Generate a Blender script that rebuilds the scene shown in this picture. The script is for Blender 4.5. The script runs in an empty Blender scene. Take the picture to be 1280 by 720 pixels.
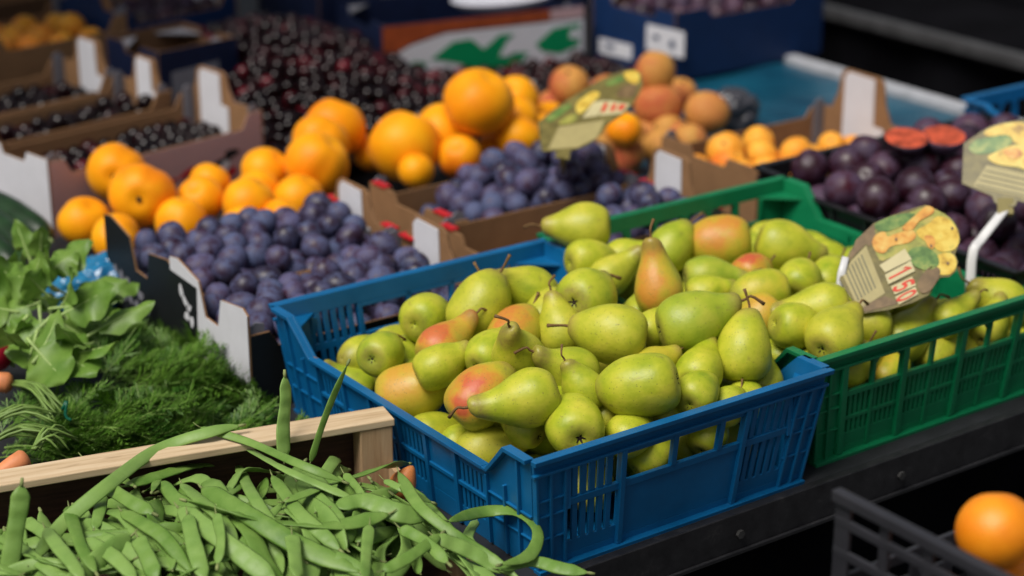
import bpy, bmesh, math, random
import numpy as np
from mathutils import Vector, Matrix, Quaternion

SC = bpy.context.scene
COL = SC.collection
rnd = random.Random(7)

# ------------------------------------------------------------------ camera
# world: x runs along the front edge of the stall, y runs back across it, z up; the stall top is z = 0
FPX = 2489.0
PITCH = math.radians(20.7)
AZ = math.radians(54.4)
CAM = Vector((-1.2320, -1.6780, 1.15))
HF = Vector((math.cos(AZ), math.sin(AZ), 0))
RT = Vector((math.sin(AZ), -math.cos(AZ), 0))
FW = HF * math.cos(PITCH) - Vector((0, 0, 1)) * math.sin(PITCH)
UP = HF * math.sin(PITCH) + Vector((0, 0, 1)) * math.cos(PITCH)
cd = bpy.data.cameras.new("camera")
cam = bpy.data.objects.new("camera", cd)
COL.objects.link(cam)
M = Matrix((RT, UP, -FW)).transposed().to_4x4()
M.translation = CAM
cam.matrix_world = M
cd.sensor_width = 36.0
cd.lens = FPX / 1280 * 36.0
cd.clip_start = 0.05
cd.clip_end = 3000
cd.dof.use_dof = True
cd.dof.focus_distance = 2.42
cd.dof.aperture_fstop = 2.7
SC.camera = cam

# ------------------------------------------------------------------ sky, sun, exposure
SUN_EL, SUN_AZ = 60.0, 190.0      # azimuth: world angle (deg) the light comes FROM
w = bpy.data.worlds.new("World")
SC.world = w
w.use_nodes = True
nt = w.node_tree
bg = nt.nodes["Background"]
sky = nt.nodes.new("ShaderNodeTexSky")
sky.sky_type = 'NISHITA'
sky.sun_disc = False
sky.sun_elevation = math.radians(SUN_EL)
sky.sun_rotation = math.radians(90 - SUN_AZ)
sky.air_density = 1.0
sky.dust_density = 4.0
sky.ozone_density = 1.0
hs = nt.nodes.new("ShaderNodeHueSaturation")      # thin high cloud: a paler sky
hs.inputs["Saturation"].default_value = 0.45
nt.links.new(sky.outputs[0], hs.inputs["Color"])
nt.links.new(hs.outputs[0], bg.inputs[0])
bg.inputs[1].default_value = 0.035
sl = bpy.data.lights.new("sun", 'SUN')
sl.energy = 1.6
sl.angle = math.radians(28)
sl.color = (1.0, 0.95, 0.88)
sun = bpy.data.objects.new("sun", sl)
COL.objects.link(sun)
a, e = math.radians(SUN_AZ), math.radians(SUN_EL)
sdir = Vector((math.cos(a) * math.cos(e), math.sin(a) * math.cos(e), math.sin(e)))
sun.rotation_euler = sdir.to_track_quat('Z', 'Y').to_euler()
SC.view_settings.view_transform = 'Standard'
SC.view_settings.look = 'None'
SC.view_settings.exposure = 1.03
SC.view_settings.gamma = 1.0
SC.cycles.max_bounces = 6
SC.cycles.diffuse_bounces = 3
SC.cycles.glossy_bounces = 3
SC.cycles.transmission_bounces = 4
SC.cycles.transparent_max_bounces = 8

# ------------------------------------------------------------------ picking helpers
def ray(px, py):
    return (FW * FPX + RT * (px - 640) - UP * (py - 360)).normalized()

def W(px, py, z):
    r = ray(px, py)
    return CAM + r * ((z - CAM.z) / r.z)

def WH(px, py, h, off=0.0):
    """point on a height field z = h(x, y) + off"""
    z = 0.1
    for _ in range(25):
        p = W(px, py, z)
        z = 0.5 * z + 0.5 * (h(p.x, p.y) + off)
    return W(px, py, z)

def WD(px, py, p):
    """point seen at px, py standing in the same frontal plane as p"""
    r = ray(px, py)
    return CAM + r * ((p - CAM).dot(FW) / r.dot(FW))

def WPL(px, py, o, n):
    r = ray(px, py)
    return CAM + r * ((o - CAM).dot(n) / r.dot(n))

def depth(p):
    return (p - CAM).dot(FW)

# ------------------------------------------------------------------ materials
def srgb(r, g, b):
    def f(c):
        c /= 255.0
        return c / 12.92 if c <= 0.04045 else ((c + 0.055) / 1.055) ** 2.4
    return (f(r), f(g), f(b), 1.0)

class Mat:
    def __init__(s, name, rough=0.5, spec=0.5):
        s.m = bpy.data.materials.new(name)
        s.m.use_nodes = True
        s.nt = s.m.node_tree
        s.b = s.nt.nodes["Principled BSDF"]
        s.b.inputs["Roughness"].default_value = rough
        s.b.inputs["Specular IOR Level"].default_value = spec
    def n(s, t, **kw):
        nd = s.nt.nodes.new(t)
        for k, v in kw.items():
            setattr(nd, k, v)
        return nd
    def l(s, a, b):
        s.nt.links.new(a, b)
    def coord(s, scale=None, kind="Object"):
        tc = s.n("ShaderNodeTexCoord")
        if scale is None:
            return tc.outputs[kind]
        mp = s.n("ShaderNodeMapping")
        mp.inputs["Scale"].default_value = scale
        s.l(tc.outputs[kind], mp.inputs["Vector"])
        # every thing sees its own piece of the texture
        oi = s.n("ShaderNodeObjectInfo")
        cx = s.n("ShaderNodeCombineXYZ")
        mu = s.n("ShaderNodeMath", operation='MULTIPLY')
        mu.inputs[1].default_value = 57.0
        s.l(oi.outputs["Random"], mu.inputs[0])
        s.l(mu.outputs[0], cx.inputs[0]); s.l(mu.outputs[0], cx.inputs[2])
        s.l(cx.outputs[0], mp.inputs["Location"])
        return mp.outputs["Vector"]
    def noise(s, vec, scale, detail=3.0, rough=0.55):
        nd = s.n("ShaderNodeTexNoise")
        nd.inputs["Scale"].default_value = scale
        nd.inputs["Detail"].default_value = detail
        nd.inputs["Roughness"].default_value = rough
        s.l(vec, nd.inputs["Vector"])
        return nd.outputs["Fac"]
    def ramp(s, fac, stops, interp='LINEAR'):
        r = s.n("ShaderNodeValToRGB")
        cr = r.color_ramp
        cr.interpolation = interp
        while len(cr.elements) < len(stops):
            cr.elements.new(0.5)
        for el, (p, c) in zip(cr.elements, stops):
            el.position = p
            el.color = c if len(c) == 4 else (*c, 1)
        s.l(fac, r.inputs[0])
        return r.outputs["Color"]
    def mix(s, fac, a, b, mode='MIX'):
        m = s.n("ShaderNodeMix", data_type='RGBA', blend_type=mode)
        for v, i in ((fac, 0), (a, 6), (b, 7)):
            if hasattr(v, "is_linked"):
                s.l(v, m.inputs[i])
            else:
                m.inputs[i].default_value = v
        return m.outputs[2]
    def math(s, op, a, b=None, clamp=False):
        m = s.n("ShaderNodeMath", operation=op, use_clamp=clamp)
        for v, i in ((a, 0), (b, 1)):
            if v is None:
                continue
            if hasattr(v, "is_linked"):
                s.l(v, m.inputs[i])
            else:
                m.inputs[i].default_value = v
        return m.outputs[0]
    def attr(s, name):
        return s.n("ShaderNodeAttribute", attribute_type='OBJECT', attribute_name=name).outputs["Fac"]
    def rand(s):
        return s.n("ShaderNodeObjectInfo").outputs["Random"]
    def color(s, c):
        if hasattr(c, "is_linked"):
            s.l(c, s.b.inputs["Base Color"])
        else:
            s.b.inputs["Base Color"].default_value = c
        return s
    def bump(s, h, strength=0.2, dist=0.002):
        b = s.n("ShaderNodeBump")
        b.inputs["Strength"].default_value = strength
        b.inputs["Distance"].default_value = dist
        s.l(h, b.inputs["Height"])
        s.l(b.outputs[0], s.b.inputs["Normal"])
        return s
    def roughness(s, r):
        s.l(r, s.b.inputs["Roughness"])
        return s

def simple(name, c, rough=0.6, var=0.25, scale=18.0, spec=0.4, bump=0.0, sc3=(1, 1, 1)):
    m = Mat(name, rough, spec)
    v = m.coord(sc3)
    f = m.noise(v, scale, 4.0)
    lo = tuple(x * (1 - var) for x in c[:3]); hi = tuple(min(1, x * (1 + var)) for x in c[:3])
    m.color(m.ramp(f, [(0.3, lo), (0.7, hi)]))
    if bump:
        m.bump(m.noise(v, scale * 4, 3.0), bump, 0.002)
    return m.m

MT = {}
def lin(r, g, b): return srgb(r, g, b)

# pear skin: green-yellow, speckled; blush (0..1) and tone (-1..1) are set on each fruit
m = Mat("pear_skin", 0.42, 0.42)
v = m.coord((1, 1, 1))
n1 = m.noise(v, 1.1, 4.0)
base = m.ramp(n1, [(0.28, (0.245, 0.325, 0.010)), (0.5, (0.41, 0.45, 0.022)), (0.75, (0.58, 0.54, 0.05))])
tone = m.attr("tone")
base = m.mix(m.math('MULTIPLY', tone, 0.5, True), base, (0.52, 0.42, 0.05, 1))
base = m.mix(m.math('MULTIPLY', tone, -0.5, True), base, (0.16, 0.27, 0.028, 1))
sep = m.n("ShaderNodeSeparateXYZ"); m.l(m.coord(), sep.inputs[0])
side = m.math('MULTIPLY_ADD', sep.outputs[0], 0.62)
m.nt.nodes[side.node.name].inputs[2].default_value = 0.02
side = m.math('ADD', side, m.math('MULTIPLY', m.math('SUBTRACT', n1, 0.5), 1.1))
bl = m.math('MULTIPLY', m.math('MULTIPLY', side, 1.55, True), m.attr("blush"), True)
blc = m.ramp(bl, [(0.0, (0.42, 0.36, 0.03)), (0.4, (0.60, 0.31, 0.03)), (0.72, (0.60, 0.17, 0.03)), (1.0, (0.52, 0.07, 0.04))])
base = m.mix(bl, base, blc)
vo = m.n("ShaderNodeTexVoronoi"); vo.inputs["Scale"].default_value = 8.5
m.l(v, vo.inputs["Vector"])
dots = m.ramp(vo.outputs["Distance"], [(0.0, (1, 1, 1)), (0.12, (1, 1, 1)), (0.2, (0, 0, 0))])
dots2 = m.math('MULTIPLY', dots, m.math('GREATER_THAN', m.noise(v, 4.0, 1.0), 0.47))
base = m.mix(m.math('MULTIPLY', dots2, 0.75), base, (0.16, 0.17, 0.03, 1))
rus = m.ramp(m.noise(v, 2.3, 6.0, 0.7), [(0.60, (0, 0, 0)), (0.72, (1, 1, 1))])
base = m.mix(m.math('MULTIPLY', rus, 0.5), base, (0.21, 0.15, 0.045, 1))
ends = m.math('ADD', m.math('MULTIPLY', m.math('SUBTRACT', sep.outputs[2], 1.22), 2.6, True), m.math('MULTIPLY', m.math('SUBTRACT', -0.86, sep.outputs[2]), 7.0, True), True)
base = m.mix(m.math('MULTIPLY', ends, m.math('MULTIPLY', m.noise(v, 5.0, 5.0, 0.7), 1.2, True)), base, (0.24, 0.165, 0.05, 1))
scuff = m.ramp(m.noise(m.coord((1, 1, .25)), 7.0, 3.0), [(0.70, (0, 0, 0)), (0.74, (1, 1, 1))])
base = m.mix(m.math('MULTIPLY', scuff, 0.55), base, (0.20, 0.13, 0.04, 1))
m.color(base)
m.roughness(m.math('MULTIPLY_ADD', n1, 0.22))
m.b.inputs["Roughness"].links[0].from_node.inputs[2].default_value = 0.32
m.bump(m.noise(v, 7.0, 4.0), 0.05, 0.06)
MT["pear"] = m.m
MT["stem"] = simple("fruit_stem", srgb(112, 84, 48), 0.75, 0.5, 30)
MT["calyx"] = simple("pear_calyx", srgb(42, 30, 20), 0.9, 0.4, 30)

# small blue plums: bloom over dark purple
def plum_mat(name, dark, mid, bloom, amount, rough):
    m = Mat(name, rough, 0.45)
    v = m.coord((1, 1, 1))
    n1 = m.noise(v, 1.3, 5.0, 0.6)
    n2 = m.noise(v, 5.5, 5.0, 0.7)
    under = m.mix(m.rand(), (*dark, 1), (*mid, 1))
    f = m.math('ADD', n1, m.math('MULTIPLY', m.math('SUBTRACT', n2, 0.5), 0.45))
    f = m.math('ADD', f, m.math('MULTIPLY', m.math('SUBTRACT', m.rand(), 0.5), 0.22))
    fac = m.ramp(f, [(0.5 - amount * 0.28, (0, 0, 0)), (0.5 + 0.22 - amount * 0.2, (1, 1, 1))])
    rr = m.n("ShaderNodeMath", operation='FRACT'); m.l(m.math('MULTIPLY', m.rand(), 7.31), rr.inputs[0])
    b2 = m.mix(rr.outputs[0], (*bloom, 1), (bloom[0] * 1.25, bloom[1] * 0.86, bloom[2] * 0.92, 1))
    m.color(m.mix(m.math('MULTIPLY', fac, 0.9), under, b2))
    rg = m.math('MULTIPLY_ADD', fac, 0.35); rg.node.inputs[2].default_value = rough - 0.1
    m.roughness(rg)
    return m.m
MT["plum"] = plum_mat("blue_plum_skin", (0.014, 0.008, 0.024), (0.052, 0.010, 0.022), (0.072, 0.098, 0.195), 0.56, 0.50)
MT["bigplum"] = plum_mat("dark_plum_skin", (0.010, 0.003, 0.008), (0.060, 0.005, 0.014), (0.056, 0.042, 0.080), 0.40, 0.46)
m = Mat("cherry_skin", 0.10, 0.32)
m.color(m.ramp(m.rand(), [(0.0, (0.003, 0.0006, 0.001)), (0.75, (0.006, 0.001, 0.0015)), (0.96, (0.016, 0.0015, 0.003)), (1.0, (0.06, 0.003, 0.007))]))
MT["cherry"] = m.m

def stone_fruit(name, a, b, c, blush, rough=0.5):
    m = Mat(name, rough, 0.35)
    v = m.coord((1, 1, 1))
    n1 = m.noise(v, 0.9, 4.0)
    base = m.ramp(n1, [(0.3, a), (0.55, b), (0.8, c)])
    sep = m.n("ShaderNodeSeparateXYZ"); m.l(m.coord(), sep.inputs[0])
    s = m.math('ADD', m.math('MULTIPLY', sep.outputs[0], 0.55), m.math('MULTIPLY', m.math('SUBTRACT', m.noise(v, 1.7, 5.0), 0.5), 1.2))
    base = m.mix(m.math('MULTIPLY', m.math('MULTIPLY', m.math('ADD', s, 0.05), 1.7, True), m.attr("blush"), True), base, blush)
    m.color(base)
    m.bump(m.noise(v, 22.0, 3.0), 0.03, 0.03)
    m.b.inputs["Sheen Weight"].default_value = 0.08
    m.b.inputs["Specular IOR Level"].default_value = 0.22
    m.b.inputs["Sheen Tint"].default_value = (1, .75, .4, 1)
    return m.m
MT["orange"] = stone_fruit("orange_fruit_skin", (0.86, 0.29, 0.001), (0.91, 0.365, 0.002), (0.93, 0.44, 0.006), (0.82, 0.14, 0.003, 1), 0.48)
MT["apricot"] = stone_fruit("apricot_skin", (0.80, 0.29, 0.02), (0.86, 0.40, 0.04), (0.88, 0.48, 0.07), (0.72, 0.12, 0.02, 1), 0.55)
MT["peach"] = stone_fruit("peach_skin", (0.48, 0.20, 0.045), (0.55, 0.27, 0.06), (0.50, 0.32, 0.07), (0.46, 0.06, 0.035, 1), 0.65)
m = Mat("orange_peel", 0.38, 0.45)
v = m.coord((1, 1, 1))
m.color(m.ramp(m.noise(v, 1.2, 3.0), [(0.3, (0.80, 0.22, 0.004)), (0.7, (0.90, 0.30, 0.01))]))
vo = m.n("ShaderNodeTexVoronoi"); vo.inputs["Scale"].default_value = 24.0; m.l(v, vo.inputs["Vector"])
m.bump(vo.outputs["Distance"], 0.12, 0.03)
MT["peel"] = m.m
MT["plumflesh"] = simple("plum_flesh", (0.46, 0.075, 0.032), 0.4, 0.6, 1.6)
MT["radish"] = simple("radish_skin", (0.36, 0.012, 0.03), 0.3, 0.3, 20)
MT["carrot"] = simple("carrot_skin", (0.62, 0.22, 0.085), 0.55, 0.2, 60)
MT["shallot"] = simple("shallot_skin", (0.48, 0.17, 0.05), 0.4, 0.3, 30)

def leaf_mat(name, lo, hi, rough=0.5, trans=0.25, scale=6.0, rv=0.0):
    m = Mat(name, rough, 0.35)
    v = m.coord((1, 1, 1))
    c = m.ramp(m.noise(v, scale, 4.0), [(0.3, lo), (0.7, hi)])
    c = m.mix(m.math('MULTIPLY', m.rand(), rv), c, tuple(min(1, x * 1.25 + .03) for x in hi) + (1,))
    m.color(c)
    t = m.n("ShaderNodeBsdfTranslucent")
    m.l(c, t.inputs[0])
    mx = m.n("ShaderNodeMixShader"); mx.inputs[0].default_value = trans
    m.l(m.b.outputs[0], mx.inputs[1]); m.l(t.outputs[0], mx.inputs[2])
    m.l(mx.outputs[0], m.nt.nodes["Material Output"].inputs[0])
    return m
m = leaf_mat("flat_bean_pod", (0.085, 0.19, 0.022), (0.19, 0.315, 0.066), 0.45, 0.06, 26.0, 0.6)
m.bump(m.noise(m.coord((1, 1, 1)), 160.0, 3.0), 0.12, 0.003)
MT["bean"] = m.m
MT["beantip"] = simple("bean_tip", (0.20, 0.24, 0.08), 0.7, 0.3, 30)
MT["leaf"] = leaf_mat("radish_leaf", (0.095, 0.205, 0.024), (0.215, 0.35, 0.066), 0.42, 0.22, 22.0).m
MT["rib"] = simple("leaf_rib", (0.30, 0.42, 0.13), 0.5, 0.2, 40)
MT["frond"] = leaf_mat("carrot_leaf", (0.026, 0.092, 0.006), (0.12, 0.25, 0.024), 0.5, 0.2, 14.0).m
MT["carrotstem"] = simple("carrot_stem", (0.16, 0.26, 0.055), 0.5, 0.3, 40)
MT["cucumber"] = simple("cucumber_skin", (0.012, 0.035, 0.012), 0.4, 0.5, 30, bump=0.3)

def plastic(name, c, rough=0.34):
    m = Mat(name, rough, 0.5)
    v = m.coord((1, 1, 1))
    d = m.noise(v, 9.0, 5.0, 0.65)
    lo = tuple(x * 0.78 for x in c); hi = tuple(min(1, x * 1.18) for x in c)
    col = m.ramp(d, [(0.3, lo), (0.7, hi)])
    scr = m.ramp(m.noise(m.coord((1, 1, 9)), 22.0, 6.0, 0.8), [(0.64, (0, 0, 0)), (0.78, (1, 1, 1))])
    col = m.mix(m.math('MULTIPLY', scr, 0.42), col, tuple(min(1, x * 1.6 + 0.06) for x in c) + (1,))
    m.color(col)
    r = m.math('MULTIPLY_ADD', d, 0.35); r.node.inputs[2].default_value = rough - 0.12
    m.roughness(r)
    m.bump(m.noise(v, 70.0, 3.0), 0.08, 0.002)
    return m.m
MT["blue"] = plastic("blue_crate_plastic", (0.002, 0.112, 0.285))
MT["green"] = plastic("green_crate_plastic", (0.003, 0.165, 0.062))
MT["black"] = plastic("black_crate_plastic", (0.008, 0.008, 0.010))
MT["grey"] = plastic("grey_crate_plastic", (0.024, 0.024, 0.029))

def card(name, c, var=0.15, rough=0.8):
    m = Mat(name, rough, 0.25)
    v = m.coord((1, 1, 1))
    f = m.noise(v, 26.0, 5.0, 0.7)
    fib = m.noise(m.coord((4, 60, 60)), 6.0, 3.0)
    col = m.ramp(f, [(0.25, tuple(x * (1 - var) for x in c)), (0.75, tuple(min(1, x * (1 + var)) for x in c))])
    col = m.mix(m.math('MULTIPLY', fib, 0.18), col, tuple(x * 0.72 for x in c) + (1,))
    m.color(col)
    m.bump(fib, 0.1, 0.001)
    return m.m
MT["cardboard"] = card("brown_cardboard", (0.27, 0.145, 0.068))
MT["carddark"] = card("dark_cardboard", (0.12, 0.062, 0.03))
MT["cardlight"] = card("light_cardboard", (0.42, 0.27, 0.14))
MT["white"] = card("white_card", (0.66, 0.66, 0.70), 0.06, 0.6)
MT["greycard"] = card("grey_card", (0.20, 0.20, 0.23), 0.12)
MT["pinkcard"] = card("pink_card", (0.50, 0.33, 0.34), 0.08)
MT["redprint"] = card("red_print", (0.50, 0.016, 0.022), 0.1, 0.45)
MT["blackprint"] = card("black_print", (0.010, 0.012, 0.013), 0.2, 0.5)
MT["bluecard"] = card("blue_card", (0.007, 0.027, 0.095), 0.2, 0.5)
MT["navycard"] = card("navy_card", (0.006, 0.012, 0.042), 0.3, 0.55)
MT["greenprint"] = card("green_print", (0.0, 0.235, 0.085), 0.1, 0.5)
MT["orangeprint"] = card("orange_print", (0.33, 0.065, 0.018), 0.4, 0.55)

m = Mat("pale_wood", 0.65, 0.3)
v = m.coord((1.2, 22, 22))
f = m.noise(v, 5.0, 6.0, 0.65)
c = m.ramp(f, [(0.25, (0.40, 0.27, 0.145)), (0.5, (0.60, 0.45, 0.28)), (0.75, (0.70, 0.56, 0.38))])
kn = m.ramp(m.noise(m.coord((1, 3, 3)), 14.0, 2.0), [(0.66, (0, 0, 0)), (0.76, (1, 1, 1))])
m.color(m.mix(m.math('MULTIPLY', kn, 0.5), c, (0.17, 0.09, 0.04, 1)))
m.bump(f, 0.25, 0.002)
MT["wood"] = m.m
m = Mat("pale_wood_upright", 0.65, 0.3)
v = m.coord((22, 22, 1.2))
f = m.noise(v, 5.0, 6.0, 0.65)
m.color(m.ramp(f, [(0.25, (0.27, 0.155, 0.075)), (0.5, (0.46, 0.30, 0.165)), (0.75, (0.56, 0.40, 0.24))]))
m.bump(f, 0.3, 0.002)
MT["woodv"] = m.m
MT["darkwood"] = simple("shaded_crate_wood", (0.06, 0.028, 0.016), 0.7, 0.4, 20, bump=0.3, sc3=(1, 12, 12))  # reddish brown, darkened for the shade inside the bean box
m = Mat("dark_steel", 0.42, 0.5)
v = m.coord((1, 1, 1))
f = m.noise(v, 40.0, 6.0, 0.75)
m.color(m.ramp(f, [(0.3, (0.014, 0.014, 0.016)), (0.6, (0.028, 0.028, 0.031)), (0.85, (0.085, 0.08, 0.075))]))
m.b.inputs["Metallic"].default_value = 0.35
m.roughness(m.math('MULTIPLY_ADD', f, 0.5)); m.b.inputs["Roughness"].links[0].from_node.inputs[2].default_value = 0.2
MT["steel"] = m.m
MT["alu"] = simple("pale_aluminium", (0.42, 0.43, 0.46), 0.4, 0.15, 30)
MT["railgrey"] = simple("grey_rail_paint", (0.05, 0.05, 0.052), 0.5, 0.3, 20)
MT["bolt"] = simple("bolt_metal", (0.045, 0.045, 0.045), 0.35, 0.3, 30)
MT["cloth_and_shade"] = simple("black_cloth_and_shade", (0.003, 0.003, 0.004), 0.9, 0.4, 8, spec=0.04)  # black cloth; also painted-in shade on the counter past the gap
MT["awning"] = simple("shade_awning_cloth", (0.012, 0.05, 0.03), 0.8, 0.2, 4)
MT["tabletop"] = simple("dark_table_board", (0.016, 0.017, 0.02), 0.6, 0.4, 12)
m = Mat("teal_sheet", 0.32, 0.5)
v = m.coord((1, 1, 1))
f = m.noise(v, 5.0, 5.0, 0.6)
m.color(m.ramp(f, [(0.3, (0.003, 0.035, 0.07)), (0.7, (0.008, 0.10, 0.16))]))
m.bump(m.noise(m.coord((1, 3, 1)), 9.0, 4.0), 0.5, 0.01)
MT["teal"] = m.m
m = Mat("blue_bag_film", 0.2, 0.5)
v = m.coord((1, 1, 1))
m.color(m.ramp(m.noise(v, 20.0, 4.0), [(0.3, (0.005, 0.09, 0.22)), (0.7, (0.03, 0.25, 0.46))]))
MT["bag"] = m.m
m = Mat("clear_bag_film", 0.12, 0.5)
m.color((0.05, 0.05, 0.06, 1))
MT["film"] = m.m
MT["dish"] = simple("white_dish", (0.68, 0.68, 0.76), 0.35, 0.05, 5)
MT["cardsign"] = simple("price_card", (0.15, 0.125, 0.036), 0.35, 0.35, 60)
MT["cream"] = simple("cream_print", (0.52, 0.46, 0.25), 0.4, 0.06, 50)
MT["beige"] = simple("beige_print", (0.36, 0.305, 0.13), 0.4, 0.08, 50)
MT["ink"] = simple("grey_ink", (0.16, 0.15, 0.08), 0.5, 0.1, 50)
MT["digit"] = simple("red_digit", (0.60, 0.045, 0.02), 0.4, 0.1, 50)
def printed(name, stops):
    m = Mat(name, 0.3, 0.45)
    v = m.coord((1, 1, 1))
    m.color(m.ramp(m.noise(v, 48.0, 4.0, 0.6), stops))
    return m.m
MT["yellowp"] = printed("yellow_print", [(0.3, (0.30, 0.17, 0.025)), (0.45, (0.60, 0.40, 0.05)), (0.6, (0.68, 0.52, 0.10)), (0.75, (0.42, 0.36, 0.06))])
MT["orangep"] = printed("amber_print", [(0.3, (0.36, 0.11, 0.02)), (0.5, (0.62, 0.30, 0.05)), (0.7, (0.66, 0.46, 0.12))])
MT["leafp"] = printed("leaf_green_print", [(0.3, (0.03, 0.09, 0.02)), (0.5, (0.12, 0.22, 0.05)), (0.7, (0.34, 0.36, 0.09))])
MT["olivep"] = printed("olive_print", [(0.3, (0.14, 0.13, 0.04)), (0.5, (0.30, 0.31, 0.06)), (0.7, (0.44, 0.36, 0.09))])
MT["brownp"] = simple("brown_print", (0.17, 0.11, 0.05), 0.35, 0.3, 70)
MT["stick"] = simple("white_plastic_stick", (0.62, 0.62, 0.62), 0.35, 0.08, 30)
MT["tie"] = simple("green_twist_tie", (0.004, 0.09, 0.05), 0.3, 0.2, 30)
m = Mat("asphalt", 0.85, 0.3)
v = m.coord((1, 1, 1))
m.color(m.ramp(m.noise(v, 60.0, 6.0, 0.8), [(0.3, (0.025, 0.025, 0.027)), (0.7, (0.06, 0.06, 0.06))]))
m.bump(m.noise(v, 200.0, 3.0), 0.5, 0.004)
MT["asphalt"] = m.m

# ------------------------------------------------------------------ mesh helpers
class MB:
    def __init__(s):
        s.v, s.f, s.mi = [], [], []
    def add(s, vs, fs, mi=0):
        o = len(s.v)
        s.v += [tuple(p) for p in vs]
        s.f += [tuple(i + o for i in f) for f in fs]
        s.mi += [mi] * len(fs)
    def box(s, u, v, w, fn=None, mi=0):
        """solid between u0..u1, v0..v1, w0..w1, each corner sent through fn"""
        fn = fn or (lambda a, b, c: (a, b, c))
        c = [fn(u[i], v[j], w[k]) for k in (0, 1) for j in (0, 1) for i in (0, 1)]
        s.add(c, [(0, 2, 3, 1), (4, 5, 7, 6), (0, 1, 5, 4), (2, 6, 7, 3), (0, 4, 6, 2), (1, 3, 7, 5)], mi)
    def prism(s, poly, fn, w0, w1, mi=0):
        """2-D outline between w0 and w1; fn(u, v, w) gives the point"""
        n = len(poly)
        a = [fn(u, v, w0) for u, v in poly]; b = [fn(u, v, w1) for u, v in poly]
        s.add(a + b, [tuple(range(n - 1, -1, -1)), tuple(range(n, 2 * n))] +
              [(i, (i + 1) % n, n + (i + 1) % n, n + i) for i in range(n)], mi)
    def tube(s, pts, rad, seg=8, mi=0, flat=1.0, up=None):
        pts = [Vector(p) for p in pts]
        n = len(pts)
        rad = [rad] * n if not hasattr(rad, "__len__") else rad
        vs, fs = [], []
        ref = Vector(up) if up else None
        for i, p in enumerate(pts):
            t = (pts[min(i + 1, n - 1)] - pts[max(i - 1, 0)]).normalized()
            if ref is None:
                ref = t.orthogonal()
            ref = (ref - t * ref.dot(t))
            ref = ref.normalized() if ref.length > 1e-6 else t.orthogonal().normalized()
            b = t.cross(ref)
            for k in range(seg):
                an = 2 * math.pi * k / seg
                vs.append(p + (ref * (math.cos(an) * flat) + b * math.sin(an)) * rad[i])
        for i in range(n - 1):
            for k in range(seg):
                fs.append((i * seg + k, i * seg + (k + 1) % seg, (i + 1) * seg + (k + 1) % seg, (i + 1) * seg + k))
        fs.append(tuple(range(seg - 1, -1, -1))); fs.append(tuple((n - 1) * seg + k for k in range(seg)))
        s.add(vs, fs, mi)
    def mesh(s, name, mats, smooth=False):
        me = bpy.data.meshes.new(name)
        me.from_pydata([tuple(p) for p in s.v], [], s.f)
        for mt in (mats if isinstance(mats, (list, tuple)) else [mats]):
            me.materials.append(mt)
        me.polygons.foreach_set("material_index", s.mi)
        if smooth:
            me.polygons.foreach_set("use_smooth", [True] * len(me.polygons))
        bm = bmesh.new(); bm.from_mesh(me)
        bmesh.ops.recalc_face_normals(bm, faces=bm.faces)
        bm.to_mesh(me); bm.free()
        me.update()
        return me
    def build(s, name, mats, parent=None, smooth=False, bevel=0.0):
        o = bpy.data.objects.new(name, s.mesh(name, mats, smooth))
        COL.objects.link(o)
        if parent is not None:
            o.parent = parent
        if bevel:
            b = o.modifiers.new("soft_edge", 'BEVEL')
            b.width = bevel; b.segments = 2; b.limit_method = 'ANGLE'; b.angle_limit = math.radians(40)
            b.harden_normals = False
        return o

def tag(o, label=None, cat=None, group=None, kind=None):
    if label: o["label"] = label
    if cat: o["category"] = cat
    if group: o["group"] = group
    if kind: o["kind"] = kind
    return o

def thing(name, label, cat, loc=(0, 0, 0), rotz=0.0, group=None):
    o = bpy.data.objects.new(name, None)
    COL.objects.link(o)
    o.location = loc; o.rotation_euler = (0, 0, rotz)
    o.empty_display_size = 0.05
    return tag(o, label, cat, group)

def link(name, me, parent=None):
    o = bpy.data.objects.new(name, me)
    COL.objects.link(o)
    if parent is not None: o.parent = parent
    return o

def noise3(p, seed=0.0):
    x, y, z = p
    return (math.sin(x * 2.1 + seed * 1.7 + 1.3 * math.sin(y * 1.7 + seed)) + math.sin(y * 2.3 + seed * 2.9 + 1.1 * math.sin(z * 1.9 + seed * .7))
            + math.sin(z * 2.0 + seed * 0.6 + 1.2 * math.sin(x * 2.2 + seed * 1.3))) / 3.0

def lathe(prof, seg, seed, lump=0.03, bend=0.0, groove=0.0, cap=True):
    """prof = [(r, z)] bottom to top -> MB"""
    mb = MB(); n = len(prof)
    vs = []
    for i, (r, z) in enumerate(prof):
        for k in range(seg):
            an = 2 * math.pi * k / seg
            g = 1.0 - groove * math.exp(-((min(an, 2 * math.pi - an)) / 0.28) ** 2) * min(1.0, r * 1.4)
            x, y = r * g * math.cos(an), r * g * math.sin(an)
            q = 1 + lump * noise3((x * 1.3, y * 1.3, z * 1.3), seed)
            x, y, zz = x * q, y * q, z * (1 + lump * 0.4 * noise3((y, x, z), seed + 3))
            if z > 0: x += bend * z * z
            vs.append((x, y, zz))
    fs = []
    for i in range(n - 1):
        for k in range(seg):
            fs.append((i * seg + k, i * seg + (k + 1) % seg, (i + 1) * seg + (k + 1) % seg, (i + 1) * seg + k))
    fs.append(tuple(range(seg - 1, -1, -1))); fs.append(tuple((n - 1) * seg + k for k in range(seg)))
    mb.add(vs, fs)
    return mb

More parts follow.
